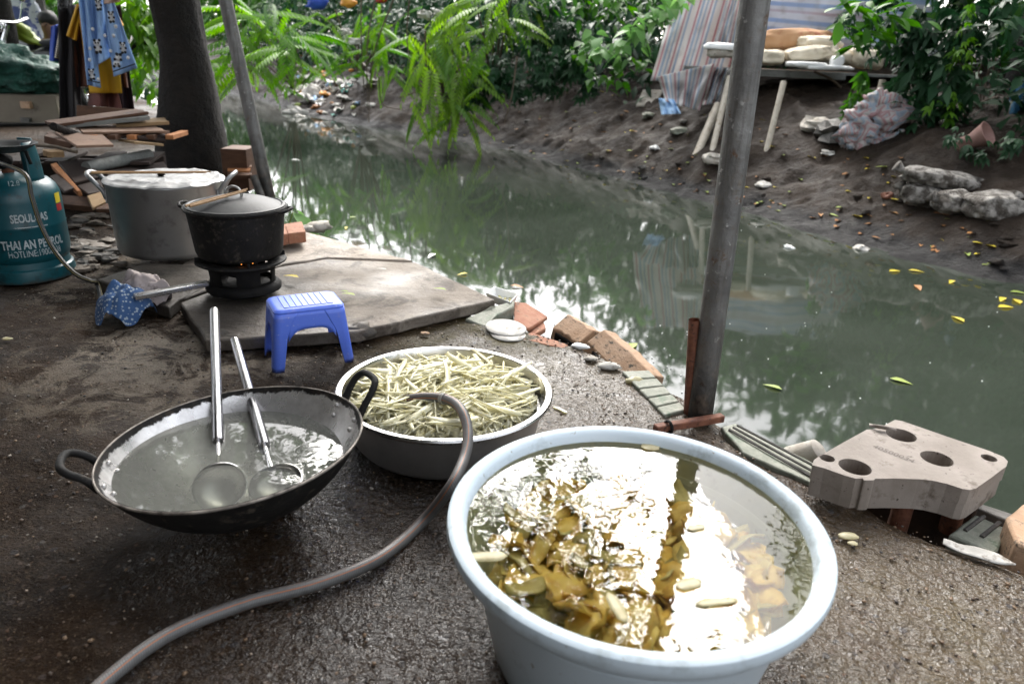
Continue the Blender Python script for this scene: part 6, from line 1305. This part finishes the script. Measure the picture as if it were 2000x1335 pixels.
for px, py, px1, py1, lab in ((1870, 235, 1950, 190, 'bent bare branch in the hollow at the right'), (1870, 250, 1920, 240, 'lower bare branch in the hollow at the right'), (1590, 140, 1660, 190, 'thin rusty rod slanting below the platform')):
    a, e = at(px, py, 6.5 if px > 1700 else 8.2), at(px1, py1, 6.4 if px > 1700 else 8.2); tag(MB().tube(smooth_path([a, (a+e)/2+np.array([0, 0, .04]), e], 5), .013, 6).build('branch', m_twig, origin=a), lab, 'branch')
# left: foliage between the clothes and the trunk, far green behind
lb = gz(270, 215, 0)
bush('leafy_branch', 'bright green leafy branches between the clothes and the tree trunk', [at(x, y, Y) for x, y, Y in ((255, 20, 7.6), (290, 30, 7.6), (275, 60, 7.5), (305, 75, 7.6), (250, 50, 7.9), (300, 10, 7.9), (285, 95, 7.8), (310, 115, 8.2), (270, 130, 8.4), (240, 8, 7.9), (300, 160, 8.6))], leaf_t(.16, .06, .25, .3, 4), g_bright, 60, (.24, .3, .2), 1.0, (lb[0], lb[1]-1, 0), 70, 'branch', (-1.1, -.2), clump=6)
a, e = at(320, 62, 7.7), at(205, 150, 7.9); tag(MB().tube(smooth_path([a, at(285, 75, 7.7), at(255, 100, 7.8), e], 5), .05, 9).build('dark_limb', m_bark, origin=e), 'thick dark slanting limb behind the clothes, left of the trunk', 'limb')
bush('green_bush', 'mid green foliage seen behind the person at the far left', [at(x, y, Y) for x, y, Y in ((20, 10, 14), (60, 15, 14), (100, 20, 14), (130, 40, 14), (75, 45, 14.5), (0, 0, 14), (160, 60, 14.5), (120, 80, 15))], leaf_t(.24, .09, .25, .3, 3), g_mid, 240, (.6, .6, .5), 1.0, (at(70, 60, 14)[0], 14, 0), 40)
bush('green_bush', 'dark low bushes on the near bank far beyond the board pile', [at(x, y, Y) for x, y, Y in ((20, 120, 13), (90, 110, 13), (150, 140, 13), (210, 150, 13))], leaf_t(.24, .09, .25, .3, 3), g_dark, 300, (.8, .5, .5), 1.0, (at(90, 130, 13)[0], 13, 0), 30)
# the mass of growth behind everything
def mass(name, lab, n, ylo, yhi, t0, t1, hfun, tmpl, mat, sc):
    y = RNG.uniform(ylo, yhi, n); tt = RNG.uniform(t0, t1, n); x = wx(y)+tt/.86; z0 = zfar(x, y); top = hfun(x, y, tt); z = z0+RNG.random(n)**.8*top
    ps = np.stack([x, y, z], 1); ps = ps[~((y > 6.6) & (y < 9.9) & (x < 6.2) & (x > 1.7))] if sc == 1.0 and n > 9000 else ps; n = len(ps); o = bpy.data.objects.new(name, scatter_mesh(name, tmpl, ps, rots(n, RNG.uniform(-2.4, 2.4, n)+PI, (-1.1, .3)), RNG.uniform(sc*.7, sc*1.3, n), mat)); C.objects.link(o); tag(o, lab, 'undergrowth'); o['kind'] = 'stuff'
l2 = leaf_t(.2, .085, .25, .25, 2)
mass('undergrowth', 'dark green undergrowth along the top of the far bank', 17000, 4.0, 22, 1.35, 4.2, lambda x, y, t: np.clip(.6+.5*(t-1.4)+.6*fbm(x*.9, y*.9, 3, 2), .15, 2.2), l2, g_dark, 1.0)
mass('wood', 'green trees far behind the far bank', 24000, -3, 34, 3.8, 8.0, lambda x, y, t: np.clip(2.0+.35*(t-3)+1.3*fbm(x*.5, y*.5, 7, 3), .8, 5.2), l2, g_mid, 2.2)
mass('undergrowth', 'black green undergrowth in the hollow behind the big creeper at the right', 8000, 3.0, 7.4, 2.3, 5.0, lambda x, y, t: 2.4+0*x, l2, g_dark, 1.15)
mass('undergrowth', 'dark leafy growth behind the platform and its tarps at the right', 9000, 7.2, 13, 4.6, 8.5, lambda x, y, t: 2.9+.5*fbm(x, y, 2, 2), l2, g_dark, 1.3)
y = RNG.uniform(18, 34, 7000); x = np.interp(y, E[:, 0], E[:, 1])-RNG.uniform(-1.5, 9, 7000); z = RNG.random(7000)**.8*np.clip(2.4+1.2*fbm(x*.5, y*.5, 2, 3), .6, 4.5)
o = bpy.data.objects.new('wood', scatter_mesh('wood', l2, np.stack([x, y, z], 1), rots(7000, None, (-1.1, .3)), RNG.uniform(1.2, 2.4, 7000), g_mid)); C.objects.link(o); tag(o, 'green trees where the canal bends away at the far left', 'wood'); o['kind'] = 'stuff'

# ------------------------------------------------------------------ litter on the mud, leaves on the water
m_plas = [m_white, m_white_dirty, m_skyblue, M('teal_scrap', (.03, .25, .2), None, 5, .5), M('pink_scrap', (.55, .25, .25), None, 5, .6), M('orange_scrap', (.6, .25, .03), None, 5, .5)]
def lump(px, py, s_, m_, nm, lab, cat, grp=None, flat_=.45, amp=.45):
    p = hit(px, py); b = MB(); b.blob(p+np.array([0, 0, s_*.15]), (s_*RNG.uniform(.8, 1.5), s_, s_*flat_), px+py, amp, 2.2, 10, 7, Matrix.Rotation(RNG.uniform(0, 3), 3, 'Z')); return tag(b.build(nm, m_, origin=p, smooth=nm == 'mud_clod'), lab, cat, grp)
def crumple(px, py, s_, m_, lab):
    p = hit(px, py); b = MB(); q = RNG.uniform(0, 50); rz = RNG.uniform(0, 3); c_, d_ = math.cos(rz), math.sin(rz); k = RNG.uniform(.5, 1)
    def f(u, v):
        x, y = (u-.5)*2*s_*(1+.5*vnoise(v*3, q)), (v-.5)*2*s_*k*(1+.5*vnoise(u*3, q, 2)); return (p[0]+c_*x-d_*y, p[1]+d_*x+c_*y, p[2]+s_*.25+s_*.6*float(fbm(u*3+q, v*3, 1, 2)))
    return tag(b.grid(7, 6, f).build('plastic_bag', m_, origin=p, solid=.004, auto=False), lab, 'litter', lab.split(' plastic')[0].replace('crumpled ', '')+' bags in the rubbish heap')
for i in range(64):
    px = RNG.normal()*48+630; py = 172+RNG.normal()*34+(px-630)*.12
    if 555 < px < 780 and 95 < py < 228: kk = [1, 0, 1, 1, 3, 1, 2, 1, 5, 1][i % 10]; crumple(px, py, RNG.uniform(.06, .17), m_plas[kk], 'crumpled '+['white', 'dirty white', 'sky blue', 'teal', 'pink', 'orange'][kk]+' plastic bag in the rubbish heap at the water on the far bank')
for i in range(70):   # bags and bottles heaped under the bushes
    px = RNG.normal()*45+625; py = 170+RNG.normal()*34+(px-625)*.12
    if not 560 < px < 780 or py > 232 or py < 90: continue
    lump(px, py, RNG.uniform(.025, .09), m_plas[[1, 1, 1, 1, 0, 1, 3, 1, 1, 1, 2, 1, 1, 5][i % 14]] if i % 2 else [m_dark_stone, m_leafb, m_leafg, m_stone][i//2 % 4], 'plastic_litter', 'small piece of rubbish in the heap at the water on the far bank', 'litter', 'small rubbish in the heap on the far bank')
for px, py, s_, lab in ((580, 222, .17, 'round white bag at the water edge of the rubbish heap'), (615, 190, .2, 'large pale bag in the middle of the rubbish heap'), (690, 82, .055, 'white bottle high up in the bush above the rubbish heap'), (675, 62, .05, 'cream bottle in the bush above the rubbish heap'), (830, 30, .07, 'white plastic scraps in the leaves at the top middle'), (855, 25, .05, 'small white plastic scrap in the leaves at the top middle')):
    p = hit(px, py) if py > 100 else at(px, py, 10.2); b = MB(); b.blob(p, (s_*1.2, s_*.8, s_*.7), px, .6, 2.4, 14, 9); tag(b.build('white_bag', m_white_dirty, origin=p, smooth=False), lab, 'bag')
for px, py, s_, m_, lab in ((620, 5, .12, M('deep_blue_scrap', (.02, .06, .4), None, 5, .5), 'deep blue plastic among the leaves at the top edge'), (680, 5, .08, m_plas[5], 'orange scrap among the leaves at the top edge'), (745, 0, .06, m_redp, 'small red thing among the leaves at the top edge')):
    p = at(px, py, 11.2); b = MB(); b.blob(p, (s_*1.3, s_*.6, s_*.7), px, .4, 2.2, 14, 9); tag(b.build('plastic_litter', m_, origin=p), lab, 'litter')
for px, py, s_, m_, lab in ((1278, 290, .05, m_white, 'white bottle piece lying on the mud left of the bamboo pole'), (1325, 258, .09, m_green_stone, 'mossy grey lump on the mud left of the bamboo pole'), (1265, 228, .08, m_green_stone, 'small grey rubble piece below the sky blue cloth'), (1395, 315, .12, m_stone, 'brown stone between the bamboo pole foot and the near post'), (1590, 250, .15, m_stone, 'pale stone under the platform shade'), (1630, 265, .2, m_dark_stone, 'grey broken basin shape on the mud beside the blanket'), (1490, 363, .07, m_white_dirty, 'white litter on the mud right of the near post'), (1540, 484, .03, m_white, 'white scrap floating near the far waterline'), (1680, 486, .045, m_white_dirty, 'white scrap at the waterline right of the near post'), (1735, 385, .06, m_rust, 'small brown brick beside the muddy sacks'), (1615, 300, .05, m_white_dirty, 'white pebble under the blanket')):
    lump(px, py, s_, m_, 'stone' if m_ in (m_stone, m_green_stone, m_dark_stone) else 'scrap', lab, 'litter')
for i in range(24):   # clods and stones on the mud
    px = RNG.uniform(960, 1990); lo = np.interp(px, [960, 1330, 1700, 2000], [285, 375, 470, 545]); py = lo-RNG.uniform(6, 150)*(.5+.5*RNG.random())
    lump(px, py, RNG.uniform(.018, .045), m_mud if i % 4 else m_dark_stone, 'mud_clod' if i % 4 else 'stone', 'small clod of dark mud on the far bank slope' if i % 4 else 'small pale stone on the far bank slope', 'clod' if i % 4 else 'stone', 'clods on the far bank' if i % 4 else 'stones on the far bank', .55)
for i in range(210):
    px = RNG.uniform(900, 1950); lo = np.interp(px, [900, 1330, 1700, 2000], [275, 375, 470, 545]); k = RNG.random()**(.6 if i > 120 else 1); py = lo-8-k*k*175
    p = hit(px, py); fallen(px, py, p, RNG.uniform(.05, .11), [m_leafy, m_leafb, m_leafg, m_leafb][i % 4], ['yellow', 'brown', 'green', 'brown'][i % 4]+' fallen leaf on the mud of the far bank', ['yellow', 'brown', 'green', 'brown'][i % 4]+' leaves on the mud')
for px, py, l, m_, lab in ((1748, 530, .1, m_leafy, 'large yellow leaf floating below the muddy sacks'), (1790, 530, .1, m_leafy, 'second yellow leaf floating near the far waterline'), (1858, 551, .09, m_leafy, 'yellow leaf floating alone left of the leaf group'), (1793, 562, .11, m_leafb, 'orange brown leaf floating in mid water at the right'), (1920, 533, .14, m_leafg, 'broad green leaf at the far waterline at the right'), (1870, 623, .1, m_leafy, 'yellow leaf floating in open water at the right'), (1957, 585, .1, m_leafy, 'yellow leaf at the left of the leaf group at the right edge'), (1965, 600, .11, m_leafy, 'lowest yellow leaf of the leaf group at the right edge'), (1985, 588, .12, m_leafy, 'yellow leaf in the middle of the leaf group at the right edge'), (1990, 572, .1, m_leafg, 'topmost leaf of the leaf group at the right edge'), (1760, 745, .09, m_leafg, 'small yellow green leaf floating right of the near post'), (1508, 756, .08, m_leafg, 'small green leaf floating close to the near post'), (1235, 676, .11, m_leafg, 'green leaf floating behind the tan bricks'), (676, 446, .06, m_leafy, 'yellow speck leaf floating left of the slab'), (903, 536, .07, m_leafy, 'yellow leaf floating beside the slab edge'), (1010, 560, .08, m_leafb, 'brown leaf floating beyond the foam tray'), (578, 313, .1, m_white, 'white speck of litter floating near the slanting post'), (843, 500, .1, m_white, 'pale crumpled scrap floating beyond the slab edge'), (690, 425, .06, m_leafg, 'green leaf floating near the slab')):
    fallen(px, py, gz(px, py, -.298), l, m_, lab)
b = MB()
for i in range(70):
    px, py = (RNG.uniform(1200, 1360), RNG.uniform(640, 790)) if i < 35 else (RNG.uniform(1000, 1950), RNG.uniform(430, 900))
    c = gz(px, py, -.298)
    if c[0] < ex(c[1])+.1 or c[0] > wx(c[1])-.2: continue
    b.blob(c, (.0035, .0035, .0025), 1, 0, nu=6, nv=4)
kind(tag(b.build('bubbles', m_white, origin=gz(1400, 650, -.3)), 'tiny pale bubbles on the canal water', 'bubbles'), 'stuff')
